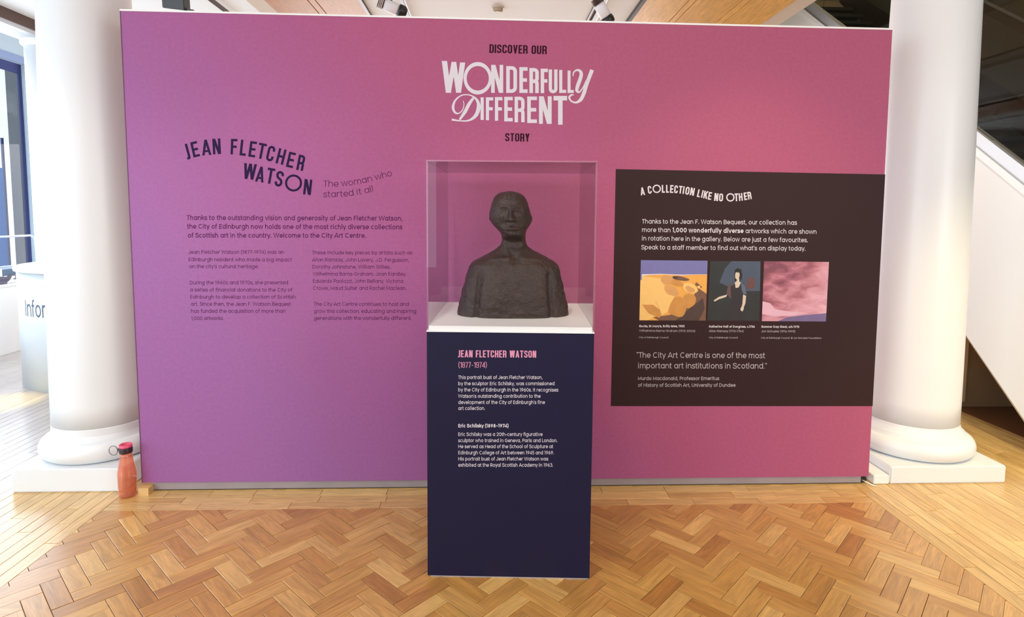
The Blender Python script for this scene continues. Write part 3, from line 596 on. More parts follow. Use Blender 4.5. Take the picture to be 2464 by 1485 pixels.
# ------------------------------------------------------------------ columns
def column(cx, cy, r0, r1, hw, ht, bx0, bx1, tor, top, lab):
    c = empty('column', (cx, cy, 0)); tag(c, lab, 'column')
    link('plinth_block', bx(bx0-cx, bx1-cx, -cy, cy, 0, ht, .006), M_whitecol, c)
    z = ht; prof = [(0, z)]
    tr = .055
    for i in range(17):
        a = -math.pi/2+math.pi*i/16; prof.append((tor-tr*.9+tr*math.cos(a)*.9, z+tr+tr*math.sin(a)))
    z2 = z+2*tr; prof += [(tor-.055, z2), (tor-.055, z2+.022)]
    for i in range(1, 9): a = i/8; prof.append((r0+(tor-.06-r0)*(1-math.sin(a*math.pi/2)), z2+.022+.05*a))
    prof.append((0, z2+.072)); link('base_moulding', lathe(bmesh.new(), prof, seg=96), M_whitecol, c, True)
    z3 = z2+.07; prof = []
    for i in range(25):
        t = i/24; prof.append((r0+(r1-r0)*(t**1.3), z3+(top-z3)*t))
    link('shaft', lathe(bmesh.new(), [(0, z3)]+prof+[(0, top)], seg=96), M_whitecol, c, True)
column(-2.342, .325, .253, .206, .3, .127, -2.634, -2.052, .315, 3.3, 'white round column with moulded base left of the pink display wall')
column(2.488, .335, .253, .212, .33, .099, 2.149, 2.822, .335, 3.268, 'white round column with moulded base right of the display wall, beside the stairs')
c = empty('column', (-4.54, 3.12, 0)); tag(c, 'slender white column far left behind the information desk', 'column')
link('shaft', lathe(bmesh.new(), [(0, 0), (.2, 0), (.2, 3.10), (0, 3.10)], seg=64), M_whitecol, c, True); link('capital', lathe(bmesh.new(), [(0, 3.10), (.2, 3.10), (.23, 3.13), (.23, 3.16), (0, 3.16)], seg=64), M_whitecol, c)
# ------------------------------------------------------------------ display wall with its print
wall = empty('display_wall', (0, 0, 0)); tag(wall, 'large pink and violet exhibition wall printed with text between two columns', 'display wall')
link('wall_board', prism(bmesh.new(), [(-1.953, .0485), (2.024, .0455), (2.012, 2.479), (-1.959, 2.495)], 'y', 0, .12), M_panel, wall)
link('top_edging', prism(bmesh.new(), [(-1.962, 2.4955), (2.016, 2.4795), (2.016, 2.4885), (-1.962, 2.5045)], 'y', -.003, .123), M_white, wall)
link('left_edging', prism(bmesh.new(), [(-1.9565, .0485), (-1.9535, .0485), (-1.9595, 2.495), (-1.9625, 2.495)], 'y', -.002, .12), mat('dark_pink_edge', rgb(110, 80, 105), .6), wall)
link('base_strip', bx(-1.90, 1.985, .006, .11, .007, .0475), M_strip, wall)
link('base_shadow_line', bx(-1.90, 2.0, .012, .1, 0, .0068), M_dark, wall)  # dark strip painted in as the shadow line under the base strip
def T(name, polys, m, par, place=on_wall, off=.0006): return polys_to_mesh(name, polys, place, m, par, off)
# top heading
T('heading_lettering', condline_px('DISCOVER OUR', 1177.3, 127.3, 1315.3, 130.7, 20.6, .145), M_inkdark, wall)
T('heading_lettering', condline_px('STORY', 1215.4, 340, 1273.9, 341, 19.6, .145), M_inkdark, wall)
k5 = 410/2174
def c5(p): return (1040+p[0]*k5, 80+p[1]*k5)
def boxed(ch, x0, x1, yt, yb, t):
    h = yb-yt; W = (x1-x0)/h; return [[c5((x0+p[0]*h, yb-p[1]*h)) for p in poly] for poly in cond(ch, W, t/h)]
def hst(x0, y0, x1, y1, w): return [c5(p) for p in ((x0-w/2, y0), (x0+w/2, y0), (x1+w/2, y1), (x1-w/2, y1))]
P_ = [hst(156, 354, 208, 760, 68), hst(277, 366, 208, 760, 60), hst(277, 366, 335, 760, 60), hst(388, 374, 335, 760, 66)]
an = []
for i in range(48):
    a0, a1 = 2*math.pi*i/48, 2*math.pi*(i+1)/48
    an.append([c5((581+181*math.cos(a0), 575+207*math.sin(a0))), c5((581+141*math.cos(a0), 575+156*math.sin(a0))), c5((581+141*math.cos(a1), 575+156*math.sin(a1))), c5((581+181*math.cos(a1), 575+207*math.sin(a1)))])
P_ += an
for a in (('N', 752, 906, 404, 761, 46), ('D', 944, 1082, 420, 762, 46), ('E', 1112, 1217, 433, 762, 46), ('R', 1240, 1360, 444, 764, 46), ('F', 1384, 1476, 453, 765, 44), ('U', 1487, 1598, 462, 766, 42), ('L', 1620, 1710, 469, 762, 40), ('L', 1727, 1806, 477, 762, 38)): P_ += boxed(*a)
P_ += [[c5(p) for p in q] for q in swash([(1797, 548), (1802, 505), (1838, 473), (1880, 478), (1902, 520), (1886, 590), (1856, 672), (1846, 730), (1876, 752), (1925, 690), (1968, 600)], [12, 16, 22, 34, 44, 48, 48, 40, 20, 14, 20])]
P_ += [[c5(p) for p in q] for q in swash([(2040, 468), (2004, 560), (1964, 670), (1934, 768), (1894, 848), (1836, 884), (1778, 868), (1748, 822), (1770, 792), (1806, 786)], [50, 48, 48, 48, 44, 26, 20, 26, 26, 10])]
T('title_lettering', P_, M_inkwhite, wall, off=.0007)
P_ = []
for a in (('I', 617, 658, 818, 1107, 41), ('F', 685, 779, 818, 1110, 40), ('F', 800, 896, 815, 1117, 42), ('E', 919, 1027, 812, 1125, 44), ('R', 1051, 1179, 810, 1136, 44), ('E', 1212, 1336, 808, 1146, 46), ('N', 1362, 1524, 805, 1157, 50), ('T', 1548, 1721, 800, 1167, 58)): P_ += boxed(*a)
P_ += [[c5(p) for p in q] for q in swash([(395, 862), (405, 910), (388, 975), (340, 1022), (290, 1010), (266, 945), (292, 862), (360, 800), (440, 784), (520, 806), (578, 866), (592, 950), (556, 1050), (470, 1112), (360, 1118), (250, 1102)], [8, 10, 12, 14, 26, 34, 24, 16, 14, 16, 36, 52, 46, 22, 14, 28])]
P_ += [[c5(p) for p in q] for q in swash([(528, 822), (470, 905), (420, 1000), (350, 1104)], [26, 44, 46, 24])]
T('title_lettering', P_, M_inkwhite, wall, off=.0007)
# left heading on its curve
k2 = 340/2464; P_ = []
for ch, cx, cy, hh, ww, an_ in (('J', 150, 325, 275, 62, 15), ('E', 287, 285, 270, 118, 13), ('A', 480, 252, 272, 160, 5), ('N', 662, 235, 272, 138, 3), ('F', 965, 240, 272, 112, -2), ('L', 1128, 258, 275, 108, -6), ('E', 1290, 284, 275, 118, -8), ('T', 1448, 316, 275, 138, -11),
        ('C', 1605, 360, 272, 128, -13), ('H', 1785, 410, 270, 135, -14), ('E', 1958, 470, 270, 122, -13), ('R', 2132, 520, 272, 120, -11), ('W', 1240, 672, 275, 225, -6), ('A', 1425, 722, 272, 148, -9), ('T', 1600, 750, 275, 132, -10), ('S', 1755, 800, 275, 132, -12), ('N', 2250, 943, 270, 135, -6)):
    P_ += cond_px(ch, 430+cx*k2, 320+cy*k2, hh*k2, ww*k2, an_, .15)
P_ += ring_px(430+2003*k2, 320+873*k2, 130*k2, 130*k2, 37*k2)
T('name_lettering', P_, M_inknavy, wall)
k3 = 190/2464
pt = lambda L: [(765+x*k3, 400+y*k3) for x, y in L]
T('subtitle_lettering', path_px('The woman who', pt([(165, 637), (620, 640), (900, 615), (1100, 590), (1380, 540), (1720, 460), (1990, 388), (2200, 335), (2345, 285)]), 14.8, .065)+path_px('started it all', pt([(165, 968), (570, 965), (950, 940), (1130, 910), (1350, 872), (1600, 822), (1765, 785)]), 14.6, .065), M_inkplum, wall)
k4 = .23945
def para(name, L, ox, oy, k, cap, t, m, par, place=on_wall, off=.0006):
    P = []
    for s_, x0, y0, x1, y1 in L: P += line_px(s_, ox+x0*k, oy+y0*k, ox+x1*k, oy+y1*k, cap, t)
    return T(name, P, m, par, place, off)
para('intro_lettering', [('Thanks to the outstanding vision and generosity of Jean Fletcher Watson,', 80, 122, 2252, 130), ('the City of Edinburgh now holds one of the most richly diverse collections', 84, 210, 2250, 217), ('of Scottish art in the country. Welcome to the City Art Centre.', 90, 300, 1885, 302)], 430, 500, k4, 11.3, .105, M_inkplum, wall)
para('body_lettering', [('Jean Fletcher Watson (1877-1974) was an', 95, 463, 1060, 463), ('Edinburgh resident who made a big impact', 97, 537, 1140, 540), ("on the city's cultural heritage.", 105, 607, 808, 608), ('During the 1960s and 1970s, she presented', 110, 770, 1102, 769),
 ('a series of financial donations to the City of', 113, 842, 1143, 843), ('Edinburgh to develop a collection of Scottish', 115, 913, 1178, 913), ('art. Since then, the Jean F. Watson Bequest', 120, 985, 1128, 985), ('has funded the acquisition of more than', 122, 1056, 1078, 1056), ('1,000 artworks.', 125, 1128, 455, 1128)], 430, 500, k4, 8.6, .08, M_inkplum, wall)
para('body_lettering', [('These include key pieces by artists such as', 1340, 468, 2348, 469), ('Allan Ramsay, John Lavery, J.D. Fergusson,', 1340, 540, 2318, 543), ('Dorothy Johnstone, William Gillies,', 1342, 611, 2130, 612), ('Wilhelmina Barns-Graham, Joan Eardley,', 1347, 682, 2290, 683), ('Eduardo Paolozzi, John Bellany, Victoria', 1348, 754, 2258, 755),
 ('Crowe, Maud Sulter and Rachel Maclean.', 1350, 825, 2292, 826), ('The City Art Centre continues to host and', 1357, 985, 2315, 986), ('grow this collection, educating and inspiring', 1357, 1057, 2390, 1057), ('generations with the wonderfully different.', 1358, 1127, 2343, 1127)], 430, 500, k4, 8.6, .08, M_inkplum, wall)
# dark text board printed on the wall
board = link('text_board', prism(bmesh.new(), [(.560, .456), (2.0235, .449), (2.0185, 1.724), (.559, 1.737)], 'y', -.0012, .0002), M_board, wall)
BO = .0018
k1 = 670/1658
para('intro_lettering', [('Thanks to the Jean F. Watson Bequest, our collection has', 184, 366, 1108, 374), ('more than', 183, 416, 356, 418), ('artworks which are shown', 799, 423, 1225, 428), ('in rotation here in the gallery. Below are just a few favourites.', 183, 467, 1174, 478), ("Speak to a staff member to find out what's on display today.", 180, 520, 1160, 528)], 1470, 390, k1, 10.6, .095, M_inkwhite, board, off=BO)
para('bold_lettering', [('1,000 wonderfully diverse', 365, 418, 790, 423)], 1470, 390, k1, 10.8, .14, M_inkwhite, board, off=BO)
para('quote_lettering', [('"The City Art Centre is one of the most', 152, 1165, 918, 1168), ('important art institutions in Scotland."', 160, 1228, 930, 1230)], 1470, 390, k1, 13.2, .08, M_inkgrey, board, off=BO)
para('credit_lettering', [('Murdo Macdonald, Professor Emeritus', 160, 1298, 645, 1298), ('of History of Scottish Art, University of Dundee', 160, 1338, 742, 1338)], 1470, 390, k1, 8.2, .095, M_inkgrey, board, off=BO)
kc = 490/2464
para('caption_title_lettering', [("Rocks, St Mary's, Scilly Isles, 1952", 90, 892, 640, 892), ('Katherine Hall of Dunglass, c.1736', 933, 896, 1490, 898), ('Summer Day: Sleat, o/s 1970', 1567, 898, 2028, 900)], 1520, 610, kc, 5.2, .15, M_inkwhite, board, off=BO)
para('caption_lettering', [('Wilhelmina Barns-Graham (1912-2004)', 90, 946, 768, 950), ('Allan Ramsay (1713-1784)', 933, 950, 1355, 952), ('Jon Schueler (1916-1992)', 1565, 953, 1978, 955)], 1520, 610, kc, 5.0, .085, M_inkgrey, board, off=BO)
para('caption_credit_lettering', [('City of Edinburgh Council', 85, 1024, 445, 1026), ('City of Edinburgh Council', 933, 1027, 1283, 1028), ('City of Edinburgh Council, © Jon Schueler Foundation', 1562, 1030, 2295, 1033)], 1520, 610, kc, 3.8, .09, M_inkgrey, board, off=BO)
ka = 290/2464; P_ = []
for ch, cx, cy, hh, ww, an_ in (('A', 135, 258, 160, 90, 7), ('C', 280, 228, 158, 76, 6), ('L', 560, 208, 160, 62, 1), ('L', 645, 208, 160, 60, 0), ('E', 732, 212, 160, 68, -2), ('C', 820, 218, 160, 74, -4), ('T', 912, 226, 155, 74, -7), ('I', 974, 235, 155, 28, -8), ('O', 1053, 248, 160, 80, -9), ('N', 1153, 266, 158, 84, -10),
        ('L', 1288, 300, 158, 58, -13), ('I', 1357, 313, 155, 28, -13), ('K', 1428, 330, 158, 84, -11), ('E', 1513, 353, 158, 68, -10), ('N', 1642, 377, 160, 80, -5), ('O', 1740, 384, 160, 80, -3), ('T', 2052, 382, 158, 72, 2), ('H', 2140, 375, 155, 76, 5), ('E', 2238, 360, 155, 62, 7), ('R', 2320, 345, 155, 74, 9)):
    P_ += cond_px(ch, 1530+cx*ka, 430+cy*ka, hh*ka, ww*ka, an_, .17)
for cx, cy in ((425, 208), (1930, 383)): P_ += ring_px(1530+cx*ka, 430+cy*ka, 73*ka, 73*ka, 25*ka)
T('heading_lettering', P_, M_inkwhite, board, off=BO)
# three printed pictures (generic stand-ins of the same size and colours)
def pic(name, quad, layers, mats):
    """layers: (material index, polygon in 0..1 picture coordinates, y down)"""
    me = bpy.data.meshes.new(name); vs, fs, mi = [], [], []
    def pl(u, v):
        a = Vector(quad[0]).lerp(Vector(quad[1]), u); b = Vector(quad[3]).lerp(Vector(quad[2]), u); return a.lerp(b, v)
    for i, (m_, poly) in enumerate(layers):
        w3 = []
        for p in poly:
            q = pl(*p); P = on_wall(q.x, q.y); w3.append(P+Vector((0, -(BO+.00012*i), 0)))
        a = Vector((0, 0, 0))
        for j in range(len(w3)): a += (w3[j]-w3[0]).cross(w3[(j+1) % len(w3)]-w3[0])
        if a.y > 0: w3 = w3[::-1]
        k = len(vs); vs += [tuple(p) for p in w3]; fs.append(tuple(range(k, k+len(w3)))); mi.append(m_)
    me.from_pydata(vs, [], fs)
    for x in mats: me.materials.append(x)
    for p, x in zip(me.polygons, mi): p.material_index = x
    o = bpy.data.objects.new(name, me); C.objects.link(o); o.parent = board; return o
def blob(cx, cy, rx, ry, a=0, n=22, wob=.06, seed=1):
    rn = random.Random(seed); ph = rn.random()*6; a = math.radians(a); out = []
    for i in range(n):
        t = 2*math.pi*i/n; r = 1+wob*math.sin(3*t+ph)+wob*.5*math.sin(5*t+ph*2); x, y = rx*r*math.cos(t), ry*r*math.sin(t); out.append((min(1, max(0, cx+x*math.cos(a)-y*math.sin(a))), min(1, max(0, cy+x*math.sin(a)+y*math.cos(a)))))
    return out
def pm(n, c, var=.1, sc=30): return mat('print_'+n, rgb(*c), .6, var=var, vscale=sc)
SQ = [(0, 0), (1, 0), (1, 1), (0, 1)]
A1 = [pm('sea_blue', (112, 112, 168), .08), pm('sand', (236, 190, 112), .07), pm('foam', (214, 204, 214)), pm('ochre', (196, 138, 66), .2), pm('tan', (206, 152, 92), .12), pm('umber', (112, 78, 60), .25), pm('dark_umber', (70, 50, 44), .3), pm('gold', (226, 162, 74), .12)]
o = pic('printed_picture', [(1541.9, 625.9), (1702.4, 627.5), (1697.6, 771.5), (1538.3, 770.7)], [
 (0, SQ), (2, [(0.02, .235), (.3, .225), (.6, .235), (1, .225), (1, .26), (0.02, .27)]), (7, [(.02, .27), (.1, .25), (.35, .235), (.6, .25), (.8, .235), (1, .23), (1, 1), (0, 1), (0, .33), (.02, .33)]), (1, [(.02, .27), (.3, .3), (.36, .42), (.42, .52), (.46, .66), (.3, .9), (.12, 1), (0, 1), (0, .33), (.02, .33)]),
 (5, [(.86, .45), (1, .55), (1, 1), (.3, 1), (.2, .95), (.5, .9), (.75, .75)]), (6, [(.7, .85), (.95, .62), (.98, .8), (.9, 1), (.55, 1)]),
 (4, blob(.42, .33, .12, .07, 15, seed=3)), (3, blob(.55, .38, .1, .05, 20, seed=8)), (5, blob(.6, .3, .13, .035, 10, seed=4)), (6, blob(.52, .285, .04, .02, 5, seed=5)),
 (4, blob(.47, .51, .12, .075, 38, seed=6)), (1, blob(.75, .46, .12, .075, 28, seed=7)), (4, blob(.75, .48, .08, .045, 28, seed=17)), (3, blob(.74, .67, .1, .12, 10, seed=9)), (3, blob(.56, .77, .15, .17, -20, seed=10)),
 (1, [(.38, .55), (.52, .6), (.46, .72), (.42, .86), (.33, .92), (.3, .8), (.24, .7), (.3, .6)]), (3, [(.04, .74), (.2, .74), (.3, .82), (.32, .92), (.3, .96), (.14, .88)]), (5, [(.84, .36), (.93, .44), (.9, .46), (.82, .4)]), (1, blob(.88, .44, .022, .025, seed=2))], A1)
A2 = [pm('night_green', (34, 38, 38), .35, 14), pm('slate_blue', (66, 78, 98), .15, 12), pm('skin', (205, 190, 170), .08), pm('hair', (26, 24, 26)), pm('plum_cloth', (92, 68, 70)), pm('dark_gown', (38, 32, 36), .2), pm('blue_grey', (86, 96, 120)), pm('rust', (96, 62, 58))]
o = pic('printed_picture', [(1708.9, 628.3), (1829.8, 628.9), (1826.8, 772), (1702, 771.5)], [
 (0, SQ), (1, [(.42, 0), (1, 0), (1, .5), (.7, .5), (.5, .38), (.36, .42), (.2, .36), (.3, .12)]), (7, [(.76, .3), (.8, .27), (.88, .28), (.9, .38), (.88, .46), (.72, .46)]), (3, blob(.56, .24, .08, .12, 0, seed=3)),
 (4, [(.38, .38), (.48, .4), (.55, .6), (.46, .66), (.34, .54)]), (5, [(.42, .42), (.66, .36), (.72, .5), (.7, .64), (.74, 1), (.3, 1), (.44, .66)]), (6, [(.62, .34), (.7, .42), (.74, .55), (.68, .56), (.64, .48)]), (2, [(.5, .36), (.55, .32), (.62, .36), (.58, .44), (.52, .45)]), (2, [(.535, .27), (.58, .27), (.59, .35), (.54, .35)]), (2, blob(.545, .235, .045, .068, 5, wob=.02, seed=4)),
 (2, [(.36, .56), (.34, .6), (.2, .64), (.12, .68), (.1, .66), (.2, .6)]), (2, [(.67, .56), (.73, .58), (.72, .7), (.67, .83), (.63, .82), (.66, .72)]), (2, blob(.66, .8, .03, .04, 20, seed=6)), (3, [(.49, .14), (.62, .13), (.64, .3), (.6, .3), (.585, .19), (.5, .185)])], A2)
def cloud_mat():
    m = bpy.data.materials.new('print_rose_clouds'); m.use_nodes = True; n = m.node_tree; b = n.nodes['Principled BSDF']; N = n.nodes.new; L = n.links.new
    tc = N('ShaderNodeTexCoord'); mp = N('ShaderNodeMapping'); mp.inputs['Scale'].default_value = (6, 1, 12); L(tc.outputs['Object'], mp.inputs[0])
    t = N('ShaderNodeTexNoise'); t.inputs['Scale'].default_value = 1.6; t.inputs['Detail'].default_value = 9; t.inputs['Distortion'].default_value = .25; L(mp.outputs[0], t.inputs['Vector'])
    sx = N('ShaderNodeSeparateXYZ'); L(tc.outputs['Object'], sx.inputs[0]); a = N('ShaderNodeMath'); a.operation = 'MULTIPLY_ADD'; L(sx.outputs[0], a.inputs[0]); a.inputs[1].default_value = .8; a.inputs[2].default_value = -.26
    z = N('ShaderNodeMath'); z.operation = 'MULTIPLY_ADD'; L(sx.outputs[2], z.inputs[0]); z.inputs[1].default_value = -.9; L(a.outputs[0], z.inputs[2])
    c = N('ShaderNodeMath'); c.operation = 'ADD'; L(t.outputs['Fac'], c.inputs[0]); L(z.outputs[0], c.inputs[1])
    cr = N('ShaderNodeValToRGB'); L(c.outputs[0], cr.inputs[0]); e = cr.color_ramp; e.elements[0].position = .25; e.elements[0].color = (*rgb(122, 66, 84), 1); e.elements[1].position = .8; e.elements[1].color = (*rgb(220, 168, 184), 1)
    e.elements.new(.42).color = (*rgb(168, 100, 116), 1); e.elements.new(.55).color = (*rgb(196, 136, 150), 1); L(cr.outputs[0], b.inputs['Base Color']); b.inputs['Roughness'].default_value = .6; return m
A3 = [cloud_mat(), pm('dusk_violet', (112, 96, 140), .15, 20), pm('pale_rose', (216, 172, 190), .1, 20)]
o = pic('printed_picture', [(1838.2, 628.5), (1994.3, 630.5), (1986.9, 773.7), (1832.8, 772.7)], [(0, SQ), (2, [(0, .67), (.12, .7), (.2, .8), (.45, .84), (.7, .86), (.5, .9), (.2, .92), (0, .88)]), (1, [(.25, 1), (.4, .93), (.62, .9), (1, .86), (1, 1)])], A3)
# ------------------------------------------------------------------ plinth with display case and bust
PX, PY, PR, PW, PD, ZP, ZD, ZT = -.0214, -.8007, -.0566, .667, .6442, 1.0273, 1.0494, 1.705
pl = empty('display_plinth', (PX, PY, 0), PR); tag(pl, 'tall navy plinth with white top and printed biography in front of wall', 'plinth')
MI = Matrix.Translation((PX, PY, 0)) @ Matrix.Rotation(PR, 4, 'Z'); MIi = MI.inverted()
h = PW/2
link('plinth_body', bx(-h, h, 0, PD, .006, ZP, .0015), M_navy, pl)
link('base_gap', bx(-h+.012, h-.004, .004, PD-.01, 0, .006), M_alu, pl)
link('white_deck', bx(-h+.007, h-.007, .007, PD-.007, ZP, ZD, .001), M_white, pl)
link('white_edge_line', bx(-h-.001, h+.001, -.001, PD+.001, ZP-.001, ZP+.003), M_white, pl)
nf = Vector((math.sin(PR), -math.cos(PR), 0))
def on_plinth(x, y):
    d = ray(x, y); t = (Vector((PX, PY, 0))-CAM).dot(nf)/d.dot(nf); return MIi @ (CAM+d*t)
kp = 460/1051
T('name_lettering', condline_px('JEAN FLETCHER WATSON', 1102, 859.7, 1290.2, 860.8, 17, .15), M_inkpink, pl, on_plinth)
T('date_lettering', condline_px('(1877–1974)', 1102.9, 885, 1171.6, 885, 13.6, .09), M_inkpink, pl, on_plinth)
para('body_lettering', [('This portrait bust of Jean Fletcher Watson,', 234, 302, 699, 302), ('by the sculptor Eric Schilsky, was commissioned', 234, 336, 765, 336), ('by the City of Edinburgh in the 1960s. It recognises', 234, 370, 785, 371), ("Watson's outstanding contribution to the", 234, 405, 688, 405), ("development of the City of Edinburgh's fine", 234, 439, 712, 439), ('art collection.', 234, 472, 383, 472)], 1000, 780, kp, 8.3, .09, M_inkwhite, pl, on_plinth)
para('bold_lettering', [('Eric Schilsky (1898–1974)', 234, 568, 512, 568)], 1000, 780, kp, 8.3, .14, M_inkwhite, pl, on_plinth)
para('body_lettering', [('Eric Schilsky was a 20th-century figurative', 234, 615, 699, 615), ('sculptor who trained in Geneva, Paris and London.', 234, 649, 781, 649), ('He served as Head of the School of Sculpture at', 234, 682, 757, 682), ('Edinburgh College of Art between 1945 and 1969.', 234, 716, 762, 716), ('His portrait bust of Jean Fletcher Watson was', 234, 750, 730, 750), ('exhibited at the Royal Scottish Academy in 1963.', 234, 784, 757, 784)], 1000, 780, kp, 8.3, .09, M_inkwhite, pl, on_plinth)
vc = empty('display_case', (PX, PY, ZP), PR); tag(vc, 'clear acrylic display case standing on the navy plinth over the bust', 'display case')
g = .006; H0, H1 = .0035, ZT-ZP
def pane(name, x0, x1, y0, y1, z0, z1, thin):
    bm = bx(x0, x1, y0, y1, z0, z1)
    bmesh.ops.recalc_face_normals(bm, faces=bm.faces[:])
    for f in bm.faces: f.material_index = 0 if abs(f.normal['xyz'.index(thin)]) > .9 else 1
    link(name, bm, [M_acryl, M_acedge], vc)
pane('front_pane', -h, h, 0, g, H0, H1-g, 'y'); pane('back_pane', -h, h, PD-g, PD, H0, H1-g, 'y')
pane('left_pane', -h, -h+g, g+.0003, PD-g-.0003, H0, H1-g, 'x'); pane('right_pane', h-g, h, g+.0003, PD-g-.0003, H0, H1-g, 'x'); pane('top_pane', -h, h, 0, PD, H1-g+.0003, H1, 'z')
# the bust: one continuous modelled figure
def lerp_tab(tab, z, k):
    for a, b in zip(tab, tab[1:]):
        if a[0] >= z >= b[0]:
            t = (a[0]-z)/(a[0]-b[0]); t = t*t*(3-2*t)*.35+t*.65; return a[k]+(b[k]-a[k])*t
    return tab[0][k] if z > tab[0][0] else tab[-1][k]
SIL = [(1.5975, -.020, -.014), (1.5965, -.034, .002), (1.592, -.057, .021), (1.586, -.069, .033), (1.577, -.080, .045), (1.565, -.088, .054), (1.542, -.097, .064), (1.519, -.102, .070), (1.496, -.105, .074), (1.473, -.104, .076), (1.456, -.096, .075), (1.439, -.082, .066), (1.424, -.066, .058), (1.41, -.054, .055), (1.395, -.050, .054), (1.381, -.050, .055), (1.358, -.059, .062), (1.34, -.078, .083), (1.323, -.107, .118), (1.305, -.139, .151), (1.287, -.175, .183), (1.276, -.188, .198), (1.252, -.199, .210), (1.205, -.213, .219), (1.147, -.228, .232), (1.088, -.242, .246), (1.064, -.247, .252), (1.0494, -.248, .252)]
DEP = [(1.5975, .012, .030), (1.592, .038, .062), (1.586, .050, .074), (1.577, .062, .085), (1.565, .074, .095), (1.542, .085, .106), (1.519, .091, .108), (1.50, .090, .106), (1.473, .089, .094), (1.45, .088, .078), (1.43, .087, .066), (1.412, .084, .058), (1.402, .080, .055), (1.394, .066, .053), (1.386, .046, .052), (1.375, .040, .053), (1.35, .043, .058), (1.33, .055, .067), (1.31, .072, .080), (1.29, .092, .093), (1.27, .106, .102), (1.24, .118, .107), (1.2, .129, .11), (1.12, .136, .115), (1.0494, .138, .115)]
def gs(x, s): return math.exp(-x*x/(2*s*s))
def sstep(a, b, x):
    t = min(1, max(0, (x-a)/(b-a))); return t*t*(3-2*t)
NA = 256; zs = []
z = 1.5975
while z > 1.0494: zs.append(z); z -= (.0009 if z > 1.59 else .0021 if z > 1.385 else .0035)
zs.append(1.0494)
bm = bmesh.new(); rings = []
for z in zs:
    av = lambda T_, k: sum(lerp_tab(T_, z+o_*(.0014 if z > 1.57 else .0032 if z > 1.43 else .0022), k)*w_ for o_, w_ in ((-3, .1), (-2, .13), (-1, .17), (0, .2), (1, .17), (2, .13), (3, .1)))
    xl, xr = av(SIL, 1), av(SIL, 2); df, db = av(DEP, 1), av(DEP, 2); cx = (xl+xr)/2; hw = (xr-xl)/2
    head = sstep(1.37, 1.40, z); tor = sstep(1.34, 1.27, z); n = 2.15+.55*tor; yc = -.478-.012*head
    turn = math.radians(-7)*sstep(1.36, 1.41, z); fx = cx+.010*head          # the face looks slightly to its left
    R = []
    for i in range(NA):
        a = 2*math.pi*i/NA; c, s_ = math.cos(a), math.sin(a)            # a = 0 faces the viewer
        rr = (abs(c)**n+abs(s_)**n)**(-1/n); x = s_*rr*hw; y = -c*rr*(df if c > 0 else db)
        if head > 0 and c > 0:
            u = x-(.012); w_ = sstep(0, .35, c)*head; au = abs(u); d = 0
            # brow, eyes, nose, cheeks, mouth, chin
            d += .0050*gs(z-1.5275, .006)*gs(au-.024, .017)-.0030*gs(z-1.545, .010)*gs(u, .03)
            d -= .0150*gs(z-1.512, .0085)*gs(au-.031, .0135); d += .0085*gs(z-1.510, .0058)*gs(au-.031, .0095)
            d += .0028*gs(z-1.5165, .0014)*gs(au-.031, .012)-.0018*gs(z-1.510, .0010)*gs(au-.031, .010)+.0016*gs(z-1.5035, .0014)*gs(au-.031, .011)
            nl = sstep(1.525, 1.474, z)*sstep(1.463, 1.4685, z); wd = .0062+.0052*sstep(1.50, 1.472, z)
            d += (.009+.020*nl)*gs(u, wd)*sstep(1.463, 1.4685, z)*sstep(1.540, 1.515, z)
            d += .0080*gs(z-1.4715, .0050)*gs(au-.0125, .0048)-.0050*gs(z-1.4655, .0022)*gs(au-.0075, .0030)
            d += .0065*gs(z-1.487, .013)*gs(au-.044, .013)-.0050*gs(z-1.452, .012)*gs(au-.036, .010)
            d += .0070*gs(z-1.440, .014)*gs(u, .020)+.0042*gs(z-1.4415, .0034)*gs(u, .017)+.0050*gs(z-1.4325, .0038)*gs(u, .015)
            d -= .0052*gs(z-1.4370, .0013)*gs(u, .019)+.0045*gs(z-1.4235, .0035)*gs(u, .016)+.0022*gs(z-1.452, .005)*gs(u, .0022)
            d -= .0025*gs(au-.0195-(1.468-z)*.45, .0024)*sstep(1.470, 1.463, z)*sstep(1.440, 1.447, z)
            d += .0070*gs(z-1.409, .008)*gs(u, .017)+.0020*gs(z-1.556, .004)*gs(u, .05)
            y -= d*w_
        if head > 0:                                                     # ears and the swept-back hair
            e = gs(z-1.476, .017)*head; sd = gs(abs(s_)-.995, .055)*(1 if c > -.25 else .4)
            x += math.copysign(1, s_)*(.0075 if s_ > 0 else .003)*e*sd; y += .004*math.sin((z-1.476)*260)*e*sd*.5
            hair = sstep(.55, .1, c)+sstep(1.556, 1.566, z); hair = min(1, hair); rad = 1+.014*hair*math.sin(a*26+z*55)*.6; x *= rad; y *= rad
        if tor > 0:
            ax = abs(x); f_ = sstep(0, .3, c)
            y += .016*gs(ax-(.150+(1.22-z)*.08), .0085)*f_*sstep(1.275, 1.23, z)    # groove between arm and chest
            y -= .010*gs(ax-.085, .04)*gs(z-1.13, .05)*f_
        if c > 0:
            y -= .0085*gs(z-(1.308-abs(x)*.06), .0055)*sstep(.012, .03, abs(x))*sstep(.15, .10, abs(x))*sstep(1.36, 1.33, z)   # collar bones
            y += .010*gs(x-.004, .011)*gs(z-1.300, .012)                                                                       # notch of the throat
            y -= .006*gs(abs(x)-.026-(z-1.31)*.25, .006)*sstep(1.30, 1.32, z)*sstep(1.39, 1.37, z)                              # neck sinews
        ct, st = math.cos(turn), math.sin(turn); x, y = x*ct-y*st, x*st+y*ct
        p = Vector((cx+x, yc+y, z)); q = p*1.0
        amp = .0012*head+.0045*tor+.002
        if c > .3 and head > .9 and 1.41 < z < 1.55: amp *= .45
        nn = noise.noise(q*34)*.6+noise.noise(q*80)*.35+noise.noise(q*190)*.16
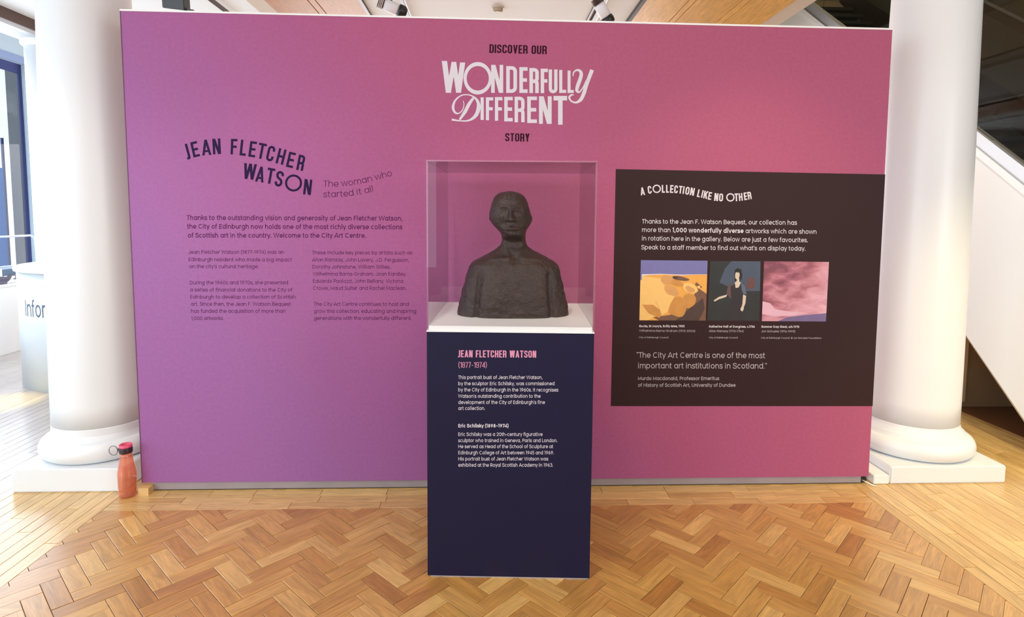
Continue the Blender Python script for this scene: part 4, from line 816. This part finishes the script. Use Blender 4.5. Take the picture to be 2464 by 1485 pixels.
        rad_ = Vector((x/max(hw, .03), y/max(df, .03), 0)); rad_ = rad_.normalized() if rad_.length > 1e-6 else Vector((0, -1, 0))
        p += rad_*nn*amp*(sstep(1.0494, 1.056, z)*.8+.2)
        R.append(bm.verts.new((p.x-.002, p.y+.48, p.z-1.0494)))
    rings.append(R)
for A, B in zip(rings, rings[1:]):
    for i in range(NA): bm.faces.new((A[i], A[(i+1) % NA], B[(i+1) % NA], B[i]))
tp = bm.verts.new((-.019, -.012, 1.5982-1.0494))
for i in range(NA): bm.faces.new((rings[0][i], tp, rings[0][(i+1) % NA]))
bm.faces.new(rings[-1])
bmesh.ops.recalc_face_normals(bm, faces=bm.faces[:])
M_bronze = mat('dark_brown_bronze', (.031, .015, .010), .42, metal=.15, spec=.5, bump=.5, bscale=120, var=.45, vscale=14)
bust = link('portrait_bust', bm, M_bronze, None, True); bust.location = (.002, -.48, 1.0494); tag(bust, 'dark brown bronze bust of a person with swept back hair inside the case', 'bust')
# ------------------------------------------------------------------ small things at the foot of the wall
M_coral = glass_mat('coral_tinted_plastic', (.99, .80, .74), 1.45, 0, .02)
bm_ = M_coral.node_tree; df = bm_.nodes.new('ShaderNodeBsdfDiffuse'); df.inputs[0].default_value = (*rgb(250, 165, 130), 1); mx = bm_.nodes.new('ShaderNodeMixShader'); mx.inputs[0].default_value = .2
out = [n for n in bm_.nodes if n.type == 'OUTPUT_MATERIAL'][0]; src = out.inputs[0].links[0].from_socket; bm_.links.new(src, mx.inputs[1]); bm_.links.new(df.outputs[0], mx.inputs[2]); bm_.links.new(mx.outputs[0], out.inputs[0])
b = empty('water_bottle', (-2.003, -.047, 0)); tag(b, 'coral plastic water bottle with dark cap on floor beside the left column', 'bottle')
prof = [(0, .002), (.030, .0), (.040, .005), (.043, .016), (.042, .030), (.0395, .038), (.0425, .048), (.044, .11), (.0435, .135), (.038, .165), (.032, .19), (.030, .215), (.029, .236)]
link('bottle_body', lathe(bmesh.new(), prof+[(.027, .236), (.028, .215), (.036, .165), (.041, .13), (.041, .05), (.038, .008), (0, .008)], seg=48), M_coral, b, True)
M_cap = mat('dark_plum_plastic', (.035, .012, .022), .35); M_cap2 = mat('rose_red_plastic', rgb(215, 80, 110), .35)
cap = link('cap', lathe(bmesh.new(), [(0, .236), (.0305, .236), (.0315, .24), (.0315, .262), (.030, .266), (0, .266)], seg=48), M_cap, b, True)
link('cap_rim', lathe(bmesh.new(), [(.031, .2665), (.031, .279), (.027, .281), (.025, .274), (.014, .270), (0, .270)], seg=48), M_cap2, cap, True)
link('carry_loop', bx(-.041, -.029, -.007, .007, .243, .258, .002), M_cap, b)
link('water', lathe(bmesh.new(), [(0, .0095), (.036, .0095), (.0400, .05), (.0402, .10), (0, .10)], seg=40), glass_mat('tinted_water', (1, .84, .68), 1.33), b, True)
pts = [(-.062+.023*math.cos(t)*(.9 if math.cos(t) > 0 else 1), -.002, .2465+.025*math.sin(t)) for t in [2*math.pi*i/28 for i in range(28)]]
link('carabiner', tube(bmesh.new(), pts, .0021, 8, True), mat('gunmetal', (.20, .21, .23), .35, metal=.8), b, True)
o = link('wooden_wedge', prism(bmesh.new(), [(-1.952, 0), (-1.899, 0), (-1.899, .038), (-1.952, .040)], 'y', -.045, .004), [M_oakb]); tag(o, 'small pale wooden wedge at the bottom left corner of display wall', 'wedge')
o = link('trunking_box', bx(2.052, 2.142, -.005, .32, .002, .052, .003), M_white); tag(o, 'small white box between display wall and right column base', 'box')
t = empty('power_cable', (2.0, .0, .02)); tag(t, 'white cable with black plug at the bottom right corner of display wall', 'cable')
link('plug', bx(-.012, .03, .02, .06, -.019, .012, .004), M_black, t); link('cord', tube(bmesh.new(), [(.0, .02, -.004), (.012, -.004, -.006), (.03, -.02, -.013), (.05, -.035, -.0165)], .0032, 8), M_white, t, True)
# ------------------------------------------------------------------ left background
DX, DY, DR = -3.50, 2.51, .80
d = empty('information_desk', (DX, DY, 0)); tag(d, 'white drum shaped information desk seen left of the left column', 'desk')
M_desk = mat('desk_white_blue', (.70, .77, .82), .3)
link('drum', lathe(bmesh.new(), [(0, .0), (DR, .0), (DR, .985), (0, .985)], seg=128), M_desk, d, True)
link('top_rim', lathe(bmesh.new(), [(0, .985), (DR+.02, .985), (DR+.022, .992), (DR+.022, 1.01), (DR+.015, 1.017), (0, 1.017)], seg=128), M_white, d)
link('raised_disc', lathe(bmesh.new(), [(0, 1.017), (DR-.16, 1.017), (DR-.16, 1.045), (0, 1.045)], seg=96), M_white, d)
def desk_ang(x):
    dd = ray(x, 740); dd = Vector((dd.x, dd.y)).normalized(); o2 = Vector((CAM.x-DX, CAM.y-DY)); bq = o2.dot(dd); cq = o2.dot(o2)-DR*DR; disc = bq*bq-cq
    t_ = -bq-math.sqrt(max(disc, 0)); P = o2+dd*t_; return math.atan2(P.y, P.x)
aI, aR = desk_ang(60.5), desk_ang(110)
x = 0; PQ = []; marks = []
for ch in 'Information':
    adv, q = sans(ch, .085); PQ += [[(p[0]+x, p[1]) for p in poly] for poly in q]; marks.append(x); x += adv+.03
kx = (aR-aI)/(marks[4]+sans('r', .085)[0])
def on_desk(u, v): a_ = aI+u*kx; rz_ = .625+v*.19; return Vector(((DR+.0012)*math.cos(a_), (DR+.0012)*math.sin(a_), rz_))
me = bpy.data.meshes.new('desk_lettering'); vs, fs = [], []
for q in PQ:
    k = len(vs); vs += [tuple(on_desk(*p)) for p in q]; fs.append(tuple(range(k, k+len(q))))
me.from_pydata(vs, [], fs); me.materials.append(M_inkslate); o = bpy.data.objects.new('desk_lettering', me); C.objects.link(o); o.parent = d
ct = empty('shop_counter', (-5.4, 2.8, 0)); tag(ct, 'long low white counter along the left windows', 'counter')
link('counter_body', bx(-.29, .30, -1.9, 1.9, 0, .70, .004), M_white, ct); link('counter_top', bx(-.3, .31, -1.92, 1.92, .70, .725, .003), M_white, ct)
def zebra():
    m = mat('black_white_zebra_pattern', (.8, .8, .8), .6); n = m.node_tree; wv = n.nodes.new('ShaderNodeTexWave'); wv.inputs['Scale'].default_value = 5; wv.inputs['Distortion'].default_value = 9; wv.inputs['Detail'].default_value = 1
    tc = n.nodes.new('ShaderNodeTexCoord'); n.links.new(tc.outputs['Object'], wv.inputs['Vector']); cr = n.nodes.new('ShaderNodeValToRGB'); cr.color_ramp.interpolation = 'CONSTANT'; cr.color_ramp.elements[0].color = (.08, .07, .13, 1); cr.color_ramp.elements[1].position = .45; cr.color_ramp.elements[1].color = (.8, .8, .8, 1)
    n.links.new(wv.outputs['Color'], cr.inputs[0]); n.links.new(cr.outputs[0], n.nodes['Principled BSDF'].inputs['Base Color']); return m
M_z = zebra()
for k, (z0, z1) in enumerate(((.7255, .765), (.766, .805))):
    o = link('patterned_box', bx(-.16, .14, -.7, .45, z0, z1, .006), M_z); o.location = (-5.28, 3.1, 0); tag(o, ('black and white patterned flat box, %s of two on left counter' % ('lower' if k == 0 else 'upper')), 'box', 'patterned boxes on the counter')
o = link('teal_tray', bx(-.17, .11, -.68, .46, .806, .87, .008), mat('slate_teal_cloth', rgb(70, 100, 128), .6)); o.location = (-5.29, 3.1, 0); tag(o, 'slate teal tray on top of the patterned boxes, left counter', 'tray')
M_card = mat('white_card', (.85, .85, .83), .6)
for (x_, y_, z_, lab) in ((-5.16, 3.10, .80, 'small white price card in front of the teal tray'), (-5.22, 2.92, .871, 'white price card standing on the teal tray, far left')):
    c_ = empty('price_card', (x_, y_, z_)); tag(c_, lab, 'card'); link('card', bx(-.002, .002, -.05, .05, 0, .085), M_card, c_)
    mk = bx(.0022, .003, -.01, .012, .02, .035); box(mk, .0022, .003, -.022, -.004, .035, .06); link('printed_mark', mk, M_black, c_)
r_ = empty('wire_rack', (-5.3, 3.3, .877)); tag(r_, 'pale wire display rack standing on the teal tray by the window', 'rack')
M_wire = mat('pale_wire', (.66, .68, .78), .4)
link('top_loop', tube(bmesh.new(), [(0, -.7, .33), (0, .44, .33), (0, .49, .31), (0, .51, .27), (0, .53, -.151)], .011, 8), M_wire, r_, True); link('strut', tube(bmesh.new(), [(.03, -.32, .30), (.03, -.08, .012)], .010, 8), M_wire, r_, True); link('strut', tube(bmesh.new(), [(.02, -.10, .08), (.02, -.06, .012), (.02, .14, .012)], .008, 8), M_wire, r_, True)
# ------------------------------------------------------------------ staircase on the right
st = empty('staircase', (3.3, 0, 0)); tag(st, 'white sided staircase with dark glass balustrade behind the right column', 'staircase')
sl = .7244
def up(y): return 1.825+sl*(y-.55)
def lo(y): return .216+.89*(y-.412)
M_stairw = mat('stair_white', (.80, .79, .77), .55)
link('side_panel', prism(bmesh.new(), [(-.7, 0), (.169, 0), (5.2, lo(5.2)), (5.2, up(5.2)-.16), (-.7, up(-.7)-.16)], 'x', 0, .06), M_stairw, st)
link('white_ridge', prism(bmesh.new(), [(-.7, up(-.7)-.16), (5.2, up(5.2)-.16), (5.2, up(5.2)-.105), (-.7, up(-.7)-.105)], 'x', -.018, .06), M_white, st)
link('glazing_channel', prism(bmesh.new(), [(-.7, up(-.7)-.104), (5.2, up(5.2)-.104), (5.2, up(5.2)), (-.7, up(-.7))], 'x', -.008, .05), M_alu, st)
y = -1.05
while y < 5.1:
    y1 = min(y+1.35, 5.2); link('glass_pane', prism(bmesh.new(), [(y+.006, up(y)+.001), (y1-.006, up(y1)+.001), (y1-.006, up(y1)+1.05), (y+.006, up(y)+1.05)], 'x', .014, .026), M_tint, st); y = y1
link('handrail', prism(bmesh.new(), [(-.7, up(-.7)+.775), (5.2, up(5.2)+.775), (5.2, up(5.2)+.845), (-.7, up(-.7)+.845)], 'x', .03, .085), M_dark, st)
M_tread = mat('black_tread', (.02, .02, .02), .6)
for k in range(26):
    y0 = -.55+k*.215; z0 = .02+k*.156*1.02+.05
    if y0 > 5: break
    link('tread', bx(.065, 1.46, y0, y0+.24, max(z0+.2, .01), z0+.24, .003), M_tread, st); 
link('soffit', prism(bmesh.new(), [(.30, 0.02), (5.2, lo(5.2)-.05), (5.2, lo(5.2)+.02), (.30, lo(.3)+.04)], 'x', .062, 1.46), M_understair, st)
link('wall_skirting', prism(bmesh.new(), [(-.5, up(-.5)-.75), (5.2, up(5.2)-.75), (5.2, up(5.2)-.45), (-.5, up(-.5)-.45)], 'x', 1.47, 1.495), M_dark, st)
f2 = empty('upper_flight', (3.4, 0, 0)); tag(f2, 'dark underside of an upper stair flight seen through the glass', 'staircase')
link('flight_soffit', prism(bmesh.new(), [(-1.5, 2.75), (2.2, 5.55), (2.2, 5.75), (-1.5, 2.95)], 'x', .75, 1.39), M_olive, f2); link('flight_stringer', prism(bmesh.new(), [(-1.5, 2.7), (2.2, 5.5), (2.2, 5.8), (-1.5, 3.0)], 'x', .68, .745), M_dark, f2)
o = link('timber_upright', bx(3.56, 3.637, 1.265, 1.296, .05, .73, .004), mat('beige_timber', (.78, .60, .38), .6)); tag(o, 'short beige timber board leaning against the brown wall under the stairs', 'board')
